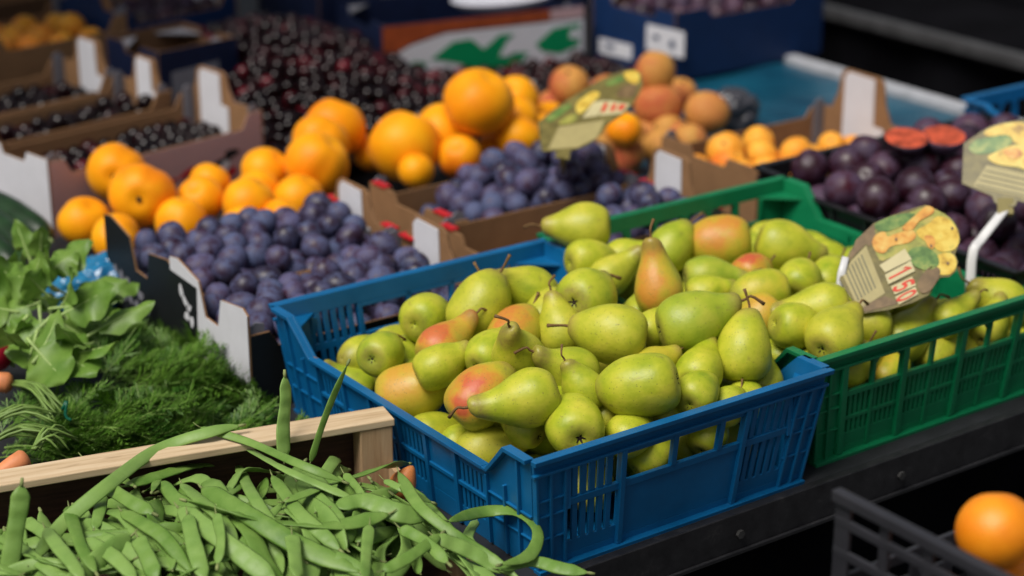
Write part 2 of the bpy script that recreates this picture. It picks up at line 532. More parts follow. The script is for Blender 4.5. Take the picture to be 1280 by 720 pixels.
def smooth_profile(pts, per=3):
    out = []
    n = len(pts)
    for i in range(n - 1):
        p0, p1, p2, p3 = pts[max(i - 1, 0)], pts[i], pts[i + 1], pts[min(i + 2, n - 1)]
        for k in range(per):
            t = k / per
            out.append(tuple(0.5 * (2 * p1[c] + (p2[c] - p0[c]) * t + (2 * p0[c] - 5 * p1[c] + 4 * p2[c] - p3[c]) * t * t
                                    + (3 * p1[c] - p0[c] - 3 * p2[c] + p3[c]) * t ** 3) for c in (0, 1)))
    out.append(pts[-1])
    return [(max(r, 0.004), z) for r, z in out]

def spline(pts, n):
    pts = [Vector(p) for p in pts]
    m_ = len(pts)
    out = []
    for j in range(n):
        s = j / (n - 1) * (m_ - 1)
        i = min(int(s), m_ - 2); t = s - i
        p0, p1, p2, p3 = pts[max(i - 1, 0)], pts[i], pts[i + 1], pts[min(i + 2, m_ - 1)]
        out.append(0.5 * (2 * p1 + (p2 - p0) * t + (2 * p0 - 5 * p1 + 4 * p2 - p3) * t * t + (3 * p1 - p0 - 3 * p2 + p3) * t ** 3))
    return out

def relax(P, R, lo, hi, floor, iters=140, grav=0.0006, seed=1):
    """push overlapping balls apart and let them settle between lo and hi (numpy arrays)"""
    rg = np.random.RandomState(seed)
    P = P.copy(); n = len(P)
    for it in range(iters):
        P[:, 2] -= grav
        d = P[:, None, :] - P[None, :, :]
        L = np.sqrt((d ** 2).sum(-1)) + 1e-9
        ov = (R[:, None] + R[None, :]) * 0.985 - L
        np.fill_diagonal(ov, -1)
        ov = np.maximum(ov, 0)
        push = (d / L[..., None] * ov[..., None] * 0.28).sum(1)
        mx = np.linalg.norm(push, axis=1, keepdims=True) + 1e-9
        push *= np.minimum(1, 0.012 / mx)
        P += push
        P[:, 0] = np.clip(P[:, 0], lo[0] + R, hi[0] - R)
        P[:, 1] = np.clip(P[:, 1], lo[1] + R, hi[1] - R)
        fl = floor(P[:, 0], P[:, 1]) + R
        P[:, 2] = np.maximum(P[:, 2], fl)
    return P

# ================================================================== the place
def sheet(name, x0, x1, y0, y1, z, mat, kind="structure"):
    mb = MB(); mb.add([(x0, y0, z), (x1, y0, z), (x1, y1, z), (x0, y1, z)], [(0, 1, 2, 3)])
    return tag(mb.build(name, mat), kind=kind)
sheet("ground", -400, 400, -400, 400, -0.75, MT["asphalt"])

# the stall table
TZ = -0.013
TX0, TX1, TY0, TY1 = -0.95, 1.955, 0.009, 3.3
t = thing("market_table", "long dark stall table with a dark steel lip under the blue and green crates", "table", (0, 0, TZ))
mb = MB(); mb.box((TX0, TX1), (TY0, TY1), (-0.03, 0)); mb.build("table_top", MT["tabletop"], t)
mb = MB()
mb.box((TX0, TX1), (TY0 - 0.012, TY0 - 0.001), (-0.004, 0.001))      # flat of the angle
mb.box((TX0, TX1), (TY0 - 0.016, TY0 - 0.012), (-0.052, 0.003))      # its front web
mb.box((TX0, TX1), (TY0 - 0.021, TY0 - 0.0165), (-0.054, -0.048))
mb.build("front_rail", MT["steel"], t, bevel=0.0012)
for i in range(9):
    mb = MB(); x = -0.55 + i * 0.29
    mb.prism([(math.cos(k * math.pi / 3) * 0.006, math.sin(k * math.pi / 3) * 0.006) for k in range(6)],
             lambda u, v, q, x=x: (x + u, TY0 - 0.016 - q, -0.026 + v), 0.0005, 0.005)
    mb.build("bolt", MT["bolt"], t)
for (x, y) in ((TX0 + .05, TY0 + .03), (TX1 - .05, TY0 + .03), (TX0 + .05, TY1 - .05), (TX1 - .05, TY1 - .05)):
    mb = MB(); mb.box((x - .02, x + .02), (y - .02, y + .02), (-0.737, -0.031)); mb.build("leg", MT["steel"], t)
mb = MB()
n = 90; vs = []; fs = []
for i in range(n + 1):
    x = TX0 + (TX1 - TX0) * i / n
    for z, am in ((-0.031, 0.0), (-0.35, 0.012), (-0.73, 0.02)):
        vs.append((x, TY0 + 0.03 + am * math.sin(i * 1.1 + 0.8 * math.sin(i * .37)), z))
for i in range(n):
    for j in range(2):
        fs.append((i * 3 + j, i * 3 + 3 + j, i * 3 + 4 + j, i * 3 + 1 + j))
mb.add(vs, fs); mb.build("skirt", MT["cloth_and_shade"], t, smooth=True)
mb = MB(); mb.box((TX1 - 0.012, TX1 + 0.02), (TY0, TY1), (0.0005, 0.022)); mb.build("edge_trim", MT["alu"], t, bevel=0.003)

# teal sheet lying over the right-hand part of the table
mb = MB(); nx, ny = 30, 50; X0, X1, Y0, Y1 = 0.93, 1.94, 0.78, 1.95
vs = []
for j in range(ny + 1):
    for i in range(nx + 1):
        x = X0 + (X1 - X0) * i / nx; y = Y0 + (Y1 - Y0) * j / ny
        vs.append((x, y, TZ + 0.003 + 0.0035 * (1 + math.sin(x * 23 + 3 * math.sin(y * 9))) * (0.5 + 0.5 * math.sin(y * 17 + x * 6))))
fs = [(j * (nx + 1) + i, j * (nx + 1) + i + 1, (j + 1) * (nx + 1) + i + 1, (j + 1) * (nx + 1) + i) for j in range(ny) for i in range(nx)]
mb.add(vs, fs)
tag(mb.build("plastic_sheet", MT["teal"], smooth=True), "glossy teal plastic sheet spread on the table beside the pale metal edge", "sheet")

# the neighbouring stall: a grey rail, and a black counter added for the shade there
t = thing("shade_counter", "added black counter standing in for the shade across the gap with a grey rail along its edge", "counter", (2.62, 1.2, -0.75))
mb = MB(); vs = []; fs = []; n = 120
for i in range(n + 1):
    y = -2.6 + 5.6 * i / n
    for x, z in ((1.4, 0.70), (0.03, 0.70), (0.012 * math.sin(i * .9), 0.64), (0.03 * math.sin(i * .9 + .5 * math.sin(i * .31)), 0.0)):
        vs.append((x, y, z))
for i in range(n):
    for j in range(3):
        fs.append((i * 4 + j, i * 4 + 4 + j, i * 4 + 5 + j, i * 4 + 1 + j))
mb.add(vs, fs); mb.build("shade_cover", MT["cloth_and_shade"], t, smooth=True)
mb = MB(); mb.box((-0.045, -0.01), (-2.6, 3.0), (0.665, 0.70)); mb.build("rail", MT["railgrey"], t, bevel=0.006)
mb = MB(); mb.box((0.35, 0.38), (-2.6, 3.0), (0.75, 0.78)); mb.build("rear_rail", MT["cloth_and_shade"], t, bevel=0.004)

# unseen awning added above the view to darken the back of the table
t = thing("shade_awning", "unseen dark green awning on steel posts, added to shade the back of the stall", "awning", (0, 0, -0.75))
mb = MB(); vs = []; fs = []; n = 40
for i in range(n + 1):
    x = -1.3 + 4.4 * i / n
    for y, z in ((2.12, 2.02 - .02 * (1 - math.cos(i * 1.5))), (2.12, 2.12), (3.9, 2.55)):
        vs.append((x, y, z))
for i in range(n):
    for j in range(2):
        fs.append((i * 3 + j, i * 3 + 3 + j, i * 3 + 4 + j, i * 3 + 1 + j))
mb.add(vs, fs); mb.build("canopy", MT["awning"], t)
for (x, y) in ((-1.2, 3.8), (2.3, 3.8), (-1.2, 2.14), (3.0, 2.14)):
    mb = MB(); mb.tube([(x, y, 0), (x, y, 2.115 if y < 2.5 else 2.52)], .018, 12); mb.build("post", MT["steel"], t, smooth=True)

# ------------------------------------------------------------------ moulded plastic crates
def plastic_crate(name, label, L, Wd, H, mat, loc, style, rotz=0.0, drop=0.047, cat="crate", group=None, tp=0.016):
    H -= TZ; loc = (loc[0], loc[1], loc[2] + TZ)
    t = thing(name, label, cat, loc, rotz, group)
    TH = 0.0045
    def wallfn(kind):
        LL = L if kind in "fb" else Wd
        def fn(u, v, q):
            k = tp * (1 - v / H)
            uu = u + k * (1 - 2 * u / LL)
            ww = k + q
            return {"f": (uu, ww, v), "b": (uu, Wd - ww, v), "l": (ww, uu, v), "r": (L - ww, uu, v)}[kind]
        return fn
    mb = MB()
    mb.box((tp + .002, L - tp - .002), (tp + .002, Wd - tp - .002), (0.003, 0.008))
    for i in range(1, 9):
        x = tp + (L - 2 * tp) * i / 9
        mb.box((x - .003, x + .003), (tp + .004, Wd - tp - .004), (0.008, 0.012))
    mb.build("base", mat, t)
    RIM = 0.024
    for kind in "fb":
        fn = wallfn(kind); mb = MB()
        B = lambda u0, u1, v0, v1, q0=0.0, q1=TH: mb.box((u0, u1), (v0, v1), (q0, q1), fn)
        B(0, L, H - RIM, H, 0.0, TH)                                   # rim band
        B(-.004, L + .004, H - .006, H + .0005, -.009, 0.0005)        # lip turned outward
        B(-.004, L + .004, H - RIM, H - RIM + .004, -.006, 0.0005)
        B(0, L, 0, 0.014); B(-.002, L + .002, -.002, .005, -.010, TH)  # foot
        c = 0.048
        for s in (0, 1):
            u0, u1 = (0, c) if s == 0 else (L - c, L)
            B(u0, u1, 0.014, H - RIM)
            for q in (0.001, 0.022, c - .004):
                ux = q if s == 0 else L - q
                B(ux - .002, ux + .002, 0.004, H - RIM, -.005, 0.0006)
            for vv in (0.045, 0.078, 0.10):
                B(u0, u1, vv, vv + .003, -.003, 0.0006)
        if style == "window":
            mid0, mid1 = 0.084, 0.094
            B(c, L - c, mid0, mid1, -.002, TH)
            a = c + 0.085; b = L - c - 0.085
            B(a, b, 0.014, mid0)                                       # plain lower panel
            B(a - .004, a + .004, 0.005, H - RIM, -.006, TH)
            B(b - .004, b + .004, 0.005, H - RIM, -.006, TH)
            md = a + (b - a) * 0.5
            for q in (a + (b - a) * .42, a + (b - a) * .80):
                B(q - .004, q + .004, mid1, H - RIM, -.003, TH)
            B(a + .004, b - .004, H - RIM - .007, H - RIM, -.002, TH)
            for (p0, p1) in ((c, a - .004), (b + .004, L - c)):
                nS = 6; st = (p1 - p0) / nS
                for i in range(1, nS):
                    B(p0 + i * st - .0042, p0 + i * st + .0042, mid1, H - RIM)
                    B(p0 + i * st - .0042, p0 + i * st + .0042, 0.03, mid0)
                B(p0, p1, 0.014, 0.032)
        else:
            mid0, mid1 = 0.092, 0.100
            B(c, L - c, mid0, mid1, -.003, TH)
            nW = 7; st = (L - 2 * c) / nW
            for i in range(nW + 1):
                u = c + i * st
                wide = i % 2 == 0
                B(u - (.005 if wide else .0032), u + (.005 if wide else .0032), 0.006, H - RIM, -.006 if wide else -.002, TH)
            for i in range(nW):
                u0 = c + i * st
                nS = 6; ss = st / nS
                B(u0 + .003, u0 + st - .003, 0.014, 0.034)
                if i % 3 == 1:
                    for sgn, ux in ((1, u0 + .003), (-1, u0 + st - .003)):
                        mb.prism([(ux, H - RIM), (ux + sgn * .012, H - RIM), (ux, H - RIM - .014)][::sgn], fn, 0, TH)
                for k in range(1, nS):
                    B(u0 + k * ss - .0030, u0 + k * ss + .0030, 0.034, mid0)
                B(u0 + .003, u0 + st - .003, 0.054, 0.060, -.001, TH)
        mb.build("side_wall", mat, t, bevel=0.0007)
    for kind in "lr":
        fn = wallfn(kind); mb = MB()
        B = lambda u0, u1, v0, v1, q0=0.0, q1=TH: mb.box((u0, u1), (v0, v1), (q0, q1), fn)
        e = 0.006; hd = H - drop
        for s in (0, 1):
            pl = [(e, 0.0), (.10, 0.0), (.10, hd), (.092, hd), (.052, H), (e, H)]
            if s: pl = [(Wd - u, v) for u, v in pl][::-1]
            mb.prism(pl, fn, 0, TH)
            lip = [(.10, hd - .004), (.10, hd), (.092, hd), (.052, H), (e, H), (e, H - .006), (.049, H - .006), (.089, hd - .004)]
            if s: lip = [(Wd - u, v) for u, v in lip][::-1]
            mb.prism(lip, fn, -.009, 0.0004)
            for q in (.03, .06, .098):
                ux = q if not s else Wd - q
                B(ux - .002, ux + .002, 0.004, (H if q < .05 else hd) - .012, -.005, 0.0006)
            for vv in (0.045, 0.078):
                u0, u1 = (e, .10) if not s else (Wd - .10, Wd - e)
                B(u0, u1, vv, vv + .003, -.003, 0.0006)
        B(.10, Wd - .10, hd - .020, hd)
        B(.10, Wd - .10, hd - .005, hd + .0005, -.009, 0.0004)
        B(.10, Wd - .10, 0.0, 0.030)
        B(.10, Wd - .10, 0.062, 0.068, -.003, TH)
        nR = 6; st = (Wd - .20) / nR
        for i in range(nR):
            u0 = .10 + i * st
            if i: B(u0 - .004, u0 + .004, 0.004, hd - .006, -.005, TH)
            if i in (1, 4):
                B(u0, u0 + st, .030, hd - .018)
            else:
                for k in range(1, 7):
                    B(u0 + k * st / 7 - .003, u0 + k * st / 7 + .003, .030, hd - .018)
        mb.build("end_wall", mat, t, bevel=0.0007)
    for (cx, cy, sx, sy) in ((0, 0, 1, 1), (L, 0, -1, 1), (0, Wd, 1, -1), (L, Wd, -1, -1)):
        mb = MB()
        tri = [(cx + sx * .005, cy + sy * .005), (cx + sx * .062, cy + sy * .005), (cx + sx * .005, cy + sy * .055)]
        if sx * sy < 0: tri = tri[::-1]
        mb.prism(tri, lambda u, v, q: (u, v, q), H - .026, H - .022)
        mb.box((cx + sx * .052, cx + sx * .060), (cy + sy * .006, cy + sy * .012), (H * .5, H - .027))
        mb.build("corner_plate", mat, t, bevel=0.0006)
    return t

plastic_crate("plastic_crate", "blue plastic crate heaped with green pears, between the bean box and the green crate", 0.468, 0.612, 0.150, MT["blue"], (0, 0, 0), "window", group="plastic fruit crates", tp=.021)
plastic_crate("plastic_crate", "green plastic crate of pears with the upright price card standing in it", 0.50, 0.605, 0.150, MT["green"], (0.480, 0.030, 0), "grid", group="plastic fruit crates")
plastic_crate("plastic_crate", "black plastic crate holding large dark plums beside the green crate", 0.56, 0.66, 0.150, MT["black"], (0.988, 0.045, 0), "window", group="plastic fruit crates", drop=0.020)
plastic_crate("plastic_crate", "blue plastic crate half hidden behind the dark plums and the cut plum", 0.40, 0.60, 0.165, MT["blue"], (1.562, 0.165, 0), "grid", group="plastic fruit crates", drop=0.02)

# dark grey crate on a low stand in front of the table
def lattice_crate(loc):
    t = thing("lattice_crate", "dark grey lattice crate holding one orange in front of the table", "crate", loc)
    L, Wd, H = 0.44, 0.47, 0.18
    mb = MB(); mb.box((.004, L - .004), (.004, Wd - .004), (.002, .008)); mb.build("base", MT["grey"], t)
    for kind in "lrfb":
        mb = MB(); LL = Wd if kind in "lr" else L
        hh = H if kind in "lr" else H - .10
        fn = {"l": lambda u, v, q: (q, u, v), "r": lambda u, v, q: (L - q, u, v), "f": lambda u, v, q: (u, q, v), "b": lambda u, v, q: (u, Wd - q, v)}[kind]
        e = .0 if kind in "lr" else .0065
        mb.box((e, LL - e), (hh - .012, hh), (-.006 if e == 0 else 0, .006), fn)
        z = .005; i = 0
        while z < hh - .03:
            mb.box((e, LL - e), (z, z + .010), (0, .005), fn); z += .034
        for k in range(9):
            u = e + .01 + (LL - 2 * e - .02) * k / 8
            wd_ = .010 if k in (0, 8) else .006
            mb.box((u - wd_, u + wd_), (.0, hh - .0155), (.0005, .0058), fn)
        mb.build("end_wall" if kind in "lr" else "side_wall", MT["grey"], t, bevel=0.0012)
    return t
LC_F = W(1045, 610, .275)
lc = LC_F - Vector((0, .47, .18))
lattice_crate(tuple(lc))
t = thing("low_stand", "low black stand under the dark grey lattice crate in front of the table", "stand", (lc.x - .03, lc.y - .03, -0.75))
mb = MB(); mb.box((0, .50), (0, .53), (lc.z + .72, lc.z + .747)); mb.build("stand_top", MT["cloth_and_shade"], t)
for (x, y) in ((.03, .03), (.47, .03), (.03, .50), (.47, .50)):
    mb = MB(); mb.box((x - .02, x + .02), (y - .02, y + .02), (0, lc.z + .719)); mb.build("leg", MT["steel"], t)

# ------------------------------------------------------------------ cardboard trays
def tray(label, loc, L, Wd, H, rotz=0.0, tab=0.045, out="cardboard", inn="cardboard", left="centre", right="centre", liner="white",
         red_edge=False, marks=None, tabc=.5, hwf=.80, group="cardboard fruit trays", tabside=("r",), name="cardboard_tray", endmat=None):
    H -= TZ; loc = (loc[0], loc[1], loc[2] + TZ)
    t = thing(name, label, "tray", loc, rotz, group)
    TH = 0.004
    mats = [MT[inn], MT[out], MT["cardlight"], MT["redprint"], MT["greycard"]]
    mb = MB(); mb.box((.001, L - .001), (.001, Wd - .001), (.001, .004)); mb.build("base", MT[inn], t)
    hw = H * hwf
    for kind in "fb":
        mb = MB()
        fn = (lambda u, v, q: (u, q, v)) if kind == "f" else (lambda u, v, q: (u, Wd - q, v))
        pl = [(TH + .0005, .0), (L - TH - .0005, .0), (L - TH - .0005, H), (L - .035, H), (L - .05, hw), (.05, hw), (.035, H), (TH + .0005, H)]
        mb.prism(pl, fn, .0008, TH, 0)
        mb.prism([(u, v - .001 if v > 0 else v) for u, v in pl], fn, 0, .0007, 1)
        mb.build("side_wall", mats, t)
    for kind in "lr":
        st = left if kind == "l" else right
        fn = (lambda u, v, q: (q, u, v)) if kind == "l" else (lambda u, v, q: (L - q, u, v))
        h1 = H + tab
        dc = (tabc if kind == "r" else .5) * Wd
        if st == "centre":
            pl = [(0, 0), (Wd, 0), (Wd, H), (min(dc + .30 * Wd, Wd * .985), H), (dc + .24 * Wd, H + .4 * tab), (dc + .21 * Wd, h1 - .008), (dc + .16 * Wd, h1), (dc - .16 * Wd, h1), (dc - .21 * Wd, h1 - .008), (dc - .24 * Wd, H + .4 * tab), (dc - .30 * Wd, H), (0, H)]
        elif st == "flat":
            pl = [(0, 0), (Wd, 0), (Wd, H + .006), (.7 * Wd, H + .006), (.66 * Wd, H - .012), (.34 * Wd, H - .012), (.3 * Wd, H + .006), (0, H + .006)]
        else:
            pl = [(0, 0), (Wd, 0), (Wd, h1), (.90 * Wd, h1 + .004), (.62 * Wd, h1 - .012), (.55 * Wd, H - .012), (.38 * Wd, H - .014), (.33 * Wd, h1 - .02), (.06 * Wd, h1 - .012), (0, h1 - .02)]
        mb = MB()
        mb.prism(pl, fn, .0008, TH, 0)
        mb.prism(pl, fn, 0, .0007, 1)
        if red_edge and st != "corners":
            mb.box((.01, .20 * Wd), (H + .0065, H + .010), (-.002, .012), fn, 3)
            mb.box((.80 * Wd, Wd - .01), (H + .0065, H + .010), (-.002, .012), fn, 3)
        em = endmat if (endmat and kind == "l") else None
        wl = mb.build("end_wall", [MT[inn], MT[em or out], MT["cardlight"], MT["redprint"], MT["greycard"]], t)
        if kind in tabside and liner:
            mb = MB(); hh = h1 - .010
            pl = [(dc - .24 * Wd, .02), (dc + .17 * Wd, .02), (dc + .17 * Wd, hh - .004), (dc + .13 * Wd, hh + .006), (dc - .13 * Wd, hh + .004), (dc - .14 * Wd, H - .012), (dc - .24 * Wd, H - .014)]
            if kind == "r":
                pass
            mb.prism(pl, fn, TH + .0005, TH + .0025)
            mb.build("liner", MT[liner], wl)
    for (cx, sx) in ((0, 1), (L, -1)):
        for (cy, sy) in ((0, 1), (Wd, -1)):
            mb = MB()
            x0 = cx + sx * (TH + .001)
            y0 = cy + sy * (TH + .0008)
            mb.prism([(0, .005), (.028, .005), (.024, H + .012), (.010, H + .016), (0, H + .008)],
                     lambda u, v, q: (x0 + sx * u, y0 + sy * q, v), 0, .0025)
            mb.build("corner_flap", MT["greycard"], t)
    if marks: marks(t, L, Wd, H)
    return t

def blobs(t, mat, spots, fn, name="print_mark"):
    for (u, v, a, b, an) in spots:
        mb = MB(); pl = []
        for k in range(10):
            q = 2 * math.pi * k / 10
            x, y = a * math.cos(q) * (1 + .25 * math.sin(3 * q + u * 99)), b * math.sin(q)
            pl.append((u + x * math.cos(an) - y * math.sin(an), v + x * math.sin(an) + y * math.cos(an)))
        mb.prism(pl, fn, 0.0002, 0.0008)
        mb.build(name, mat, t)

def marks_P1(t, L, Wd, H):
    f = lambda u, v, q: (-q, Wd - u, v)
    blobs(t, MT["greycard"], [(.03 + .022 * i, .085 - .004 * i, .007, .010, .4 * i) for i in range(5)] + [(.06 + .02 * i, .05, .005, .008, i) for i in range(5)], f)
def marks_P2(t, L, Wd, H):
    f = lambda u, v, q: (-q, Wd - u, v)
    mb = MB(); mb.prism([(.0, .01), (.075, .01), (.085, H + .026), (.0, H + .030)], f, .0001, .0007); mb.build("print_panel", MT["blackprint"], t)
    g = lambda u, v, q: (-q - .0007, Wd - u, v)
    blobs(t, MT["white"], [(.035, .125, .006, .011, .3), (.047, .112, .005, .012, .9), (.058, .105, .008, .005, .2), (.05, .09, .008, .007, .5), (.065, .085, .006, .009, 0)], g)
    blobs(t, MT["greycard"], [(.13 + .02 * i, .045 + .01 * (i % 2), .004, .006, i) for i in range(4)], f)
def marks_P4(t, L, Wd, H):
    f = lambda u, v, q: (u, -q, v)
    mb = MB()
    for u0, u1 in ((.185, .235), (.262, .310), (.352, .410)):
        mb.prism([(u0, .078), (u1, .078), (u1, .114), (u0, .114)], f, .0001, .0007)
    mb.build("print_panel", MT["redprint"], t)
    g = lambda u, v, q: (u, -q - .0007, v)
    mb = MB()
    for u in (.200, .214):
        mb.prism([(u, .084), (u + .006, .084), (u + .006, .108), (u - .003, .102), (u, .100)], g, 0, .0006)
    for u in (.285, .37, .39):
        mb.prism([(u, .092), (u + .006, .092), (u + .006, .104), (u, .104)], g, 0, .0006)
    mb.build("print_mark", MT["white"], t)

P1 = ((-.030, .868), .405, .232)
P2 = ((-.034, .628), .405, .236)
P3 = ((.470, .870), .395, .250)
P4 = ((.440, .640), .420, .224)
AP = ((1.075, .800), .415, .265)
tray("cardboard tray of blue plums with a black printed end, beside the blue bag", (*P1[0], 0), P1[1], P1[2], .105, marks=marks_P1, out="carddark", endmat="blackprint", left="corners", tab=.05, tabc=.62, red_edge=True)
tray("tray of blue plums with a black and white end, just behind the blue pear crate", (*P2[0], 0), P2[1], P2[2], .105, marks=marks_P2, out="blackprint", endmat="white", left="corners", tab=.05, tabc=.64, red_edge=True)
tray("cardboard tray of blue plums standing against the big orange fruit, red strip on its edge", (*P3[0], 0), P3[1], P3[2], .105, red_edge=True, left="flat")
tray("cardboard tray with red lettering and few blue plums, behind the pear crates", (*P4[0], 0), P4[1], P4[2], .105, red_edge=True, marks=marks_P4, hwf=.985, tab=.075, left="flat", tabc=.62)
tray("shallow cardboard tray of small apricots on the teal sheet", (*AP[0], 0.013), AP[1], AP[2], .085, tab=.085, left="flat", tabc=.60)
for nm in ():
    pass

# trays of dark cherries at the far left, set at a slight angle
TR = math.radians(10)
def marks_pink(t, L, Wd, H):
    f = lambda u, v, q: (u, -q, v)
    blobs(t, MT["redprint"], [(.30, .055, .022, .006, .3), (.26, .045, .012, .005, .3)], f, "print_mark")
    blobs(t, MT["blackprint"], [(.375, .045, .026, .020, .2), (.40, .070, .018, .008, .1)], f, "print_mark")
    g = lambda u, v, q: (u, -q - .0008, v)
    blobs(t, MT["white"], [(.385, .048, .012, .010, .5)], g, "print_mark")
    blobs(t, MT["redprint"], [(.40, .035, .010, .008, .5), (.37, .036, .007, .006, .5)], g, "print_mark")
CT = [((.045, 1.500), .480, .215, "pinkcard"), ((-.02, 1.735), .470, .160, "cardlight"), ((-.05, 1.910), .470, .200, "cardboard")]
tray("pink sided cardboard tray of dark cherries behind the orange fruit", (*CT[0][0], 0), CT[0][1], CT[0][2], .125, rotz=TR, out="pinkcard", marks=marks_pink, tab=.055, tabc=.70, endmat="white", left="flat")
tray("cardboard tray of dark cherries, second one behind the pink tray front", (*CT[1][0], 0), CT[1][1], CT[1][2], .125, rotz=TR, out="cardboard", tab=.055, left="flat")
tray("cardboard tray of dark cherries, farthest of the three behind the pink tray front", (*CT[2][0], 0), CT[2][1], CT[2][2], .125, rotz=TR, out="cardboard", tab=.060, endmat="bluecard", left="flat")

# blue cardboard boxes and printed cartons at the back
def carton(label, loc, L, Wd, H, rotz, mat, inn="carddark", group=None, marks=None, name="fruit_carton", flap=True, dip=.001):
    H -= TZ; loc = (loc[0], loc[1], loc[2] + TZ)
    t = thing(name, label, "box", loc, rotz, group)
    TH = .005
    mb = MB(); mb.box((.001, L - .001), (.001, Wd - .001), (.001, .005)); mb.build("base", MT[inn], t)
    for kind in "fblr":
        mb = MB()
        fn = {"f": lambda u, v, q: (u, q, v), "b": lambda u, v, q: (u, Wd - q, v), "l": lambda u, v, q: (q, u, v), "r": lambda u, v, q: (L - q, u, v)}[kind]
        LL, e = (L, 0) if kind in "fb" else (Wd, TH + .0004)
        c = .06
        pl = [(e, 0), (LL - e, 0), (LL - e, H), (LL - e - c, H), (LL - e - c - .012, H - .022), (e + c + .012, H - .022), (e + c, H), (e, H)]
        if kind in "fb": pl = [(e, 0), (LL - e, 0), (LL - e, H), (LL - .09, H), (LL - .11, H - dip), (.11, H - dip), (.09, H), (e, H)]
        mb.prism(pl, fn, .0008, TH, 0); mb.prism(pl, fn, 0, .0007, 1)
        mb.build("side_wall" if kind in "fb" else "end_wall", [MT[inn], MT[mat]], t)
    if flap:
        for (x, sx) in ((0, 1), (L, -1)):
            for (y, sy) in ((0, 1), (Wd, -1)):
                mb = MB()
                mb.prism([(0, 0), (.07, 0), (0, .07)], lambda u, v, q: (x + sx * (u + .006), y + sy * (v + .006), H - .012 - q), 0, .003)
                mb.build("corner_plate", MT["greycard"], t)
    if marks: marks(t, L, Wd, H)
    return t

def marks_bluebox(t, L, Wd, H):
    f = lambda u, v, q: (-q, Wd - u, v)
    mb = MB()
    mb.prism([(.20, .055), (.33, .06), (.33, .12), (.20, .115)], f, .0002, .001)
    mb.prism([(.03, .015), (.15, .02), (.15, .055), (.03, .05)], f, .0002, .001)
    mb.prism([(.18, .01), (.27, .012), (.27, .035), (.18, .03)], f, .0002, .001)
    mb.build("print_panel", MT["white"], t)
    g = lambda u, v, q: (-q - .001, Wd - u, v)
    blobs(t, MT["bluecard"], [(.235, .09, .012, .006, .2), (.29, .085, .010, .010, .1), (.07, .036, .02, .006, 0)], g)
carton("blue cardboard box of cherries with white labels on the teal sheet, near the metal edge", (1.600, 1.650, 0.013), .46, .30, .145, math.radians(1), "bluecard", marks=marks_bluebox, dip=.022)

# ---- carton with green and white printing (outline picked on its real front plane)
def marks_green(t, L, Wd, H):
    KV = 1.22
    f = lambda u, v, q: (u * L0 / .56, -q, v * KV)
    L0 = L; L = .56; H = H / KV
    mb = MB(); mb.prism([(.002, .004), (L - .002, .004), (L - .002, .095), (.17, .095), (.08, .08), (.002, .055)], f, .0002, .0009); mb.build("print_panel", MT["white"], t)
    mb = MB(); mb.prism([(.002, .058), (.08, .083), (.17, .098), (L - .10, .098), (L - .10, H - .002), (.002, H - .002)], f, .0002, .0009); mb.build("print_panel", MT["orangeprint"], t)
    mb = MB(); mb.prism([(L - .098, .098), (L - .002, .098), (L - .002, H - .002), (L - .098, H - .002)], f, .0002, .0009); mb.build("print_panel", MT["pinkcard"], t)
    g = lambda u, v, q: (u * L0 / .56, -q - .0009, v * KV)
    mb = MB()
    mb.prism([(.03, .012), (.09, .016), (.12, .045), (.085, .05), (.045, .035)], g, 0, .0007)
    mb.prism([(.13, .05), (.19, .078), (.24, .08), (.275, .058), (.32, .082), (.36, .080), (.33, .062), (.345, .045), (.40, .042), (.375, .02), (.29, .010), (.25, .016), (.21, .035)], g, 0, .0007)
    mb.prism([(.42, .055), (.47, .082), (.545, .088), (.545, .045), (.49, .032), (.44, .04)], g, 0, .0007)
    mb.build("print_mark", MT["greenprint"], t)
    h = lambda u, v, q: (u * L0 / .56, -q - .0016, v * KV)
    blobs(t, MT["white"], [(.34, .048, .022, .008, .1), (.53, .068, .014, .010, 0)], h)
carton("carton printed with green shapes on white, behind the strip of cherries", (1.05, 2.005, 0), .505, .28, .135, math.radians(-10.2), "navycard", marks=marks_green, inn="navycard")

def marks_grey(t, L, Wd, H):
    f = lambda u, v, q: (u, -q, v)
    mb = MB(); mb.prism([(.17, .05), (.30, .055), (.29, .15), (.17, .145)], f, .0002, .001); mb.build("print_panel", MT["greycard"], t)
    g = lambda u, v, q: (u, -q - .001, v)
    blobs(t, MT["white"], [(.21, .12, .02, .012, .3), (.24, .08, .03, .010, .1), (.25, .13, .012, .012, 0)], g)
carton("tall navy box with a pale scribbled label, behind the heaped cherries", (1.07, 2.31, 0), .36, .30, .20, math.radians(0), "navycard", marks=marks_grey)
carton("long navy box at the very back behind the printed carton", (1.46, 2.40, 0), .80, .30, .20, math.radians(0), "navycard", inn="navycard")
mb = lathe(smooth_profile([(.0, 0), (.7, .02), (.93, .10), (1.0, .16), (.96, .165), (.85, .11), (.5, .06), (.0, .05)], 2), 40, 3, 0.0)
o = mb.build("serving_dish", MT["dish"], smooth=True); o.location = (1.40, 2.035, .128); o.scale = (.135, .085, .16)
tag(o, "white oval dish resting in the carton with the green printing", "dish")

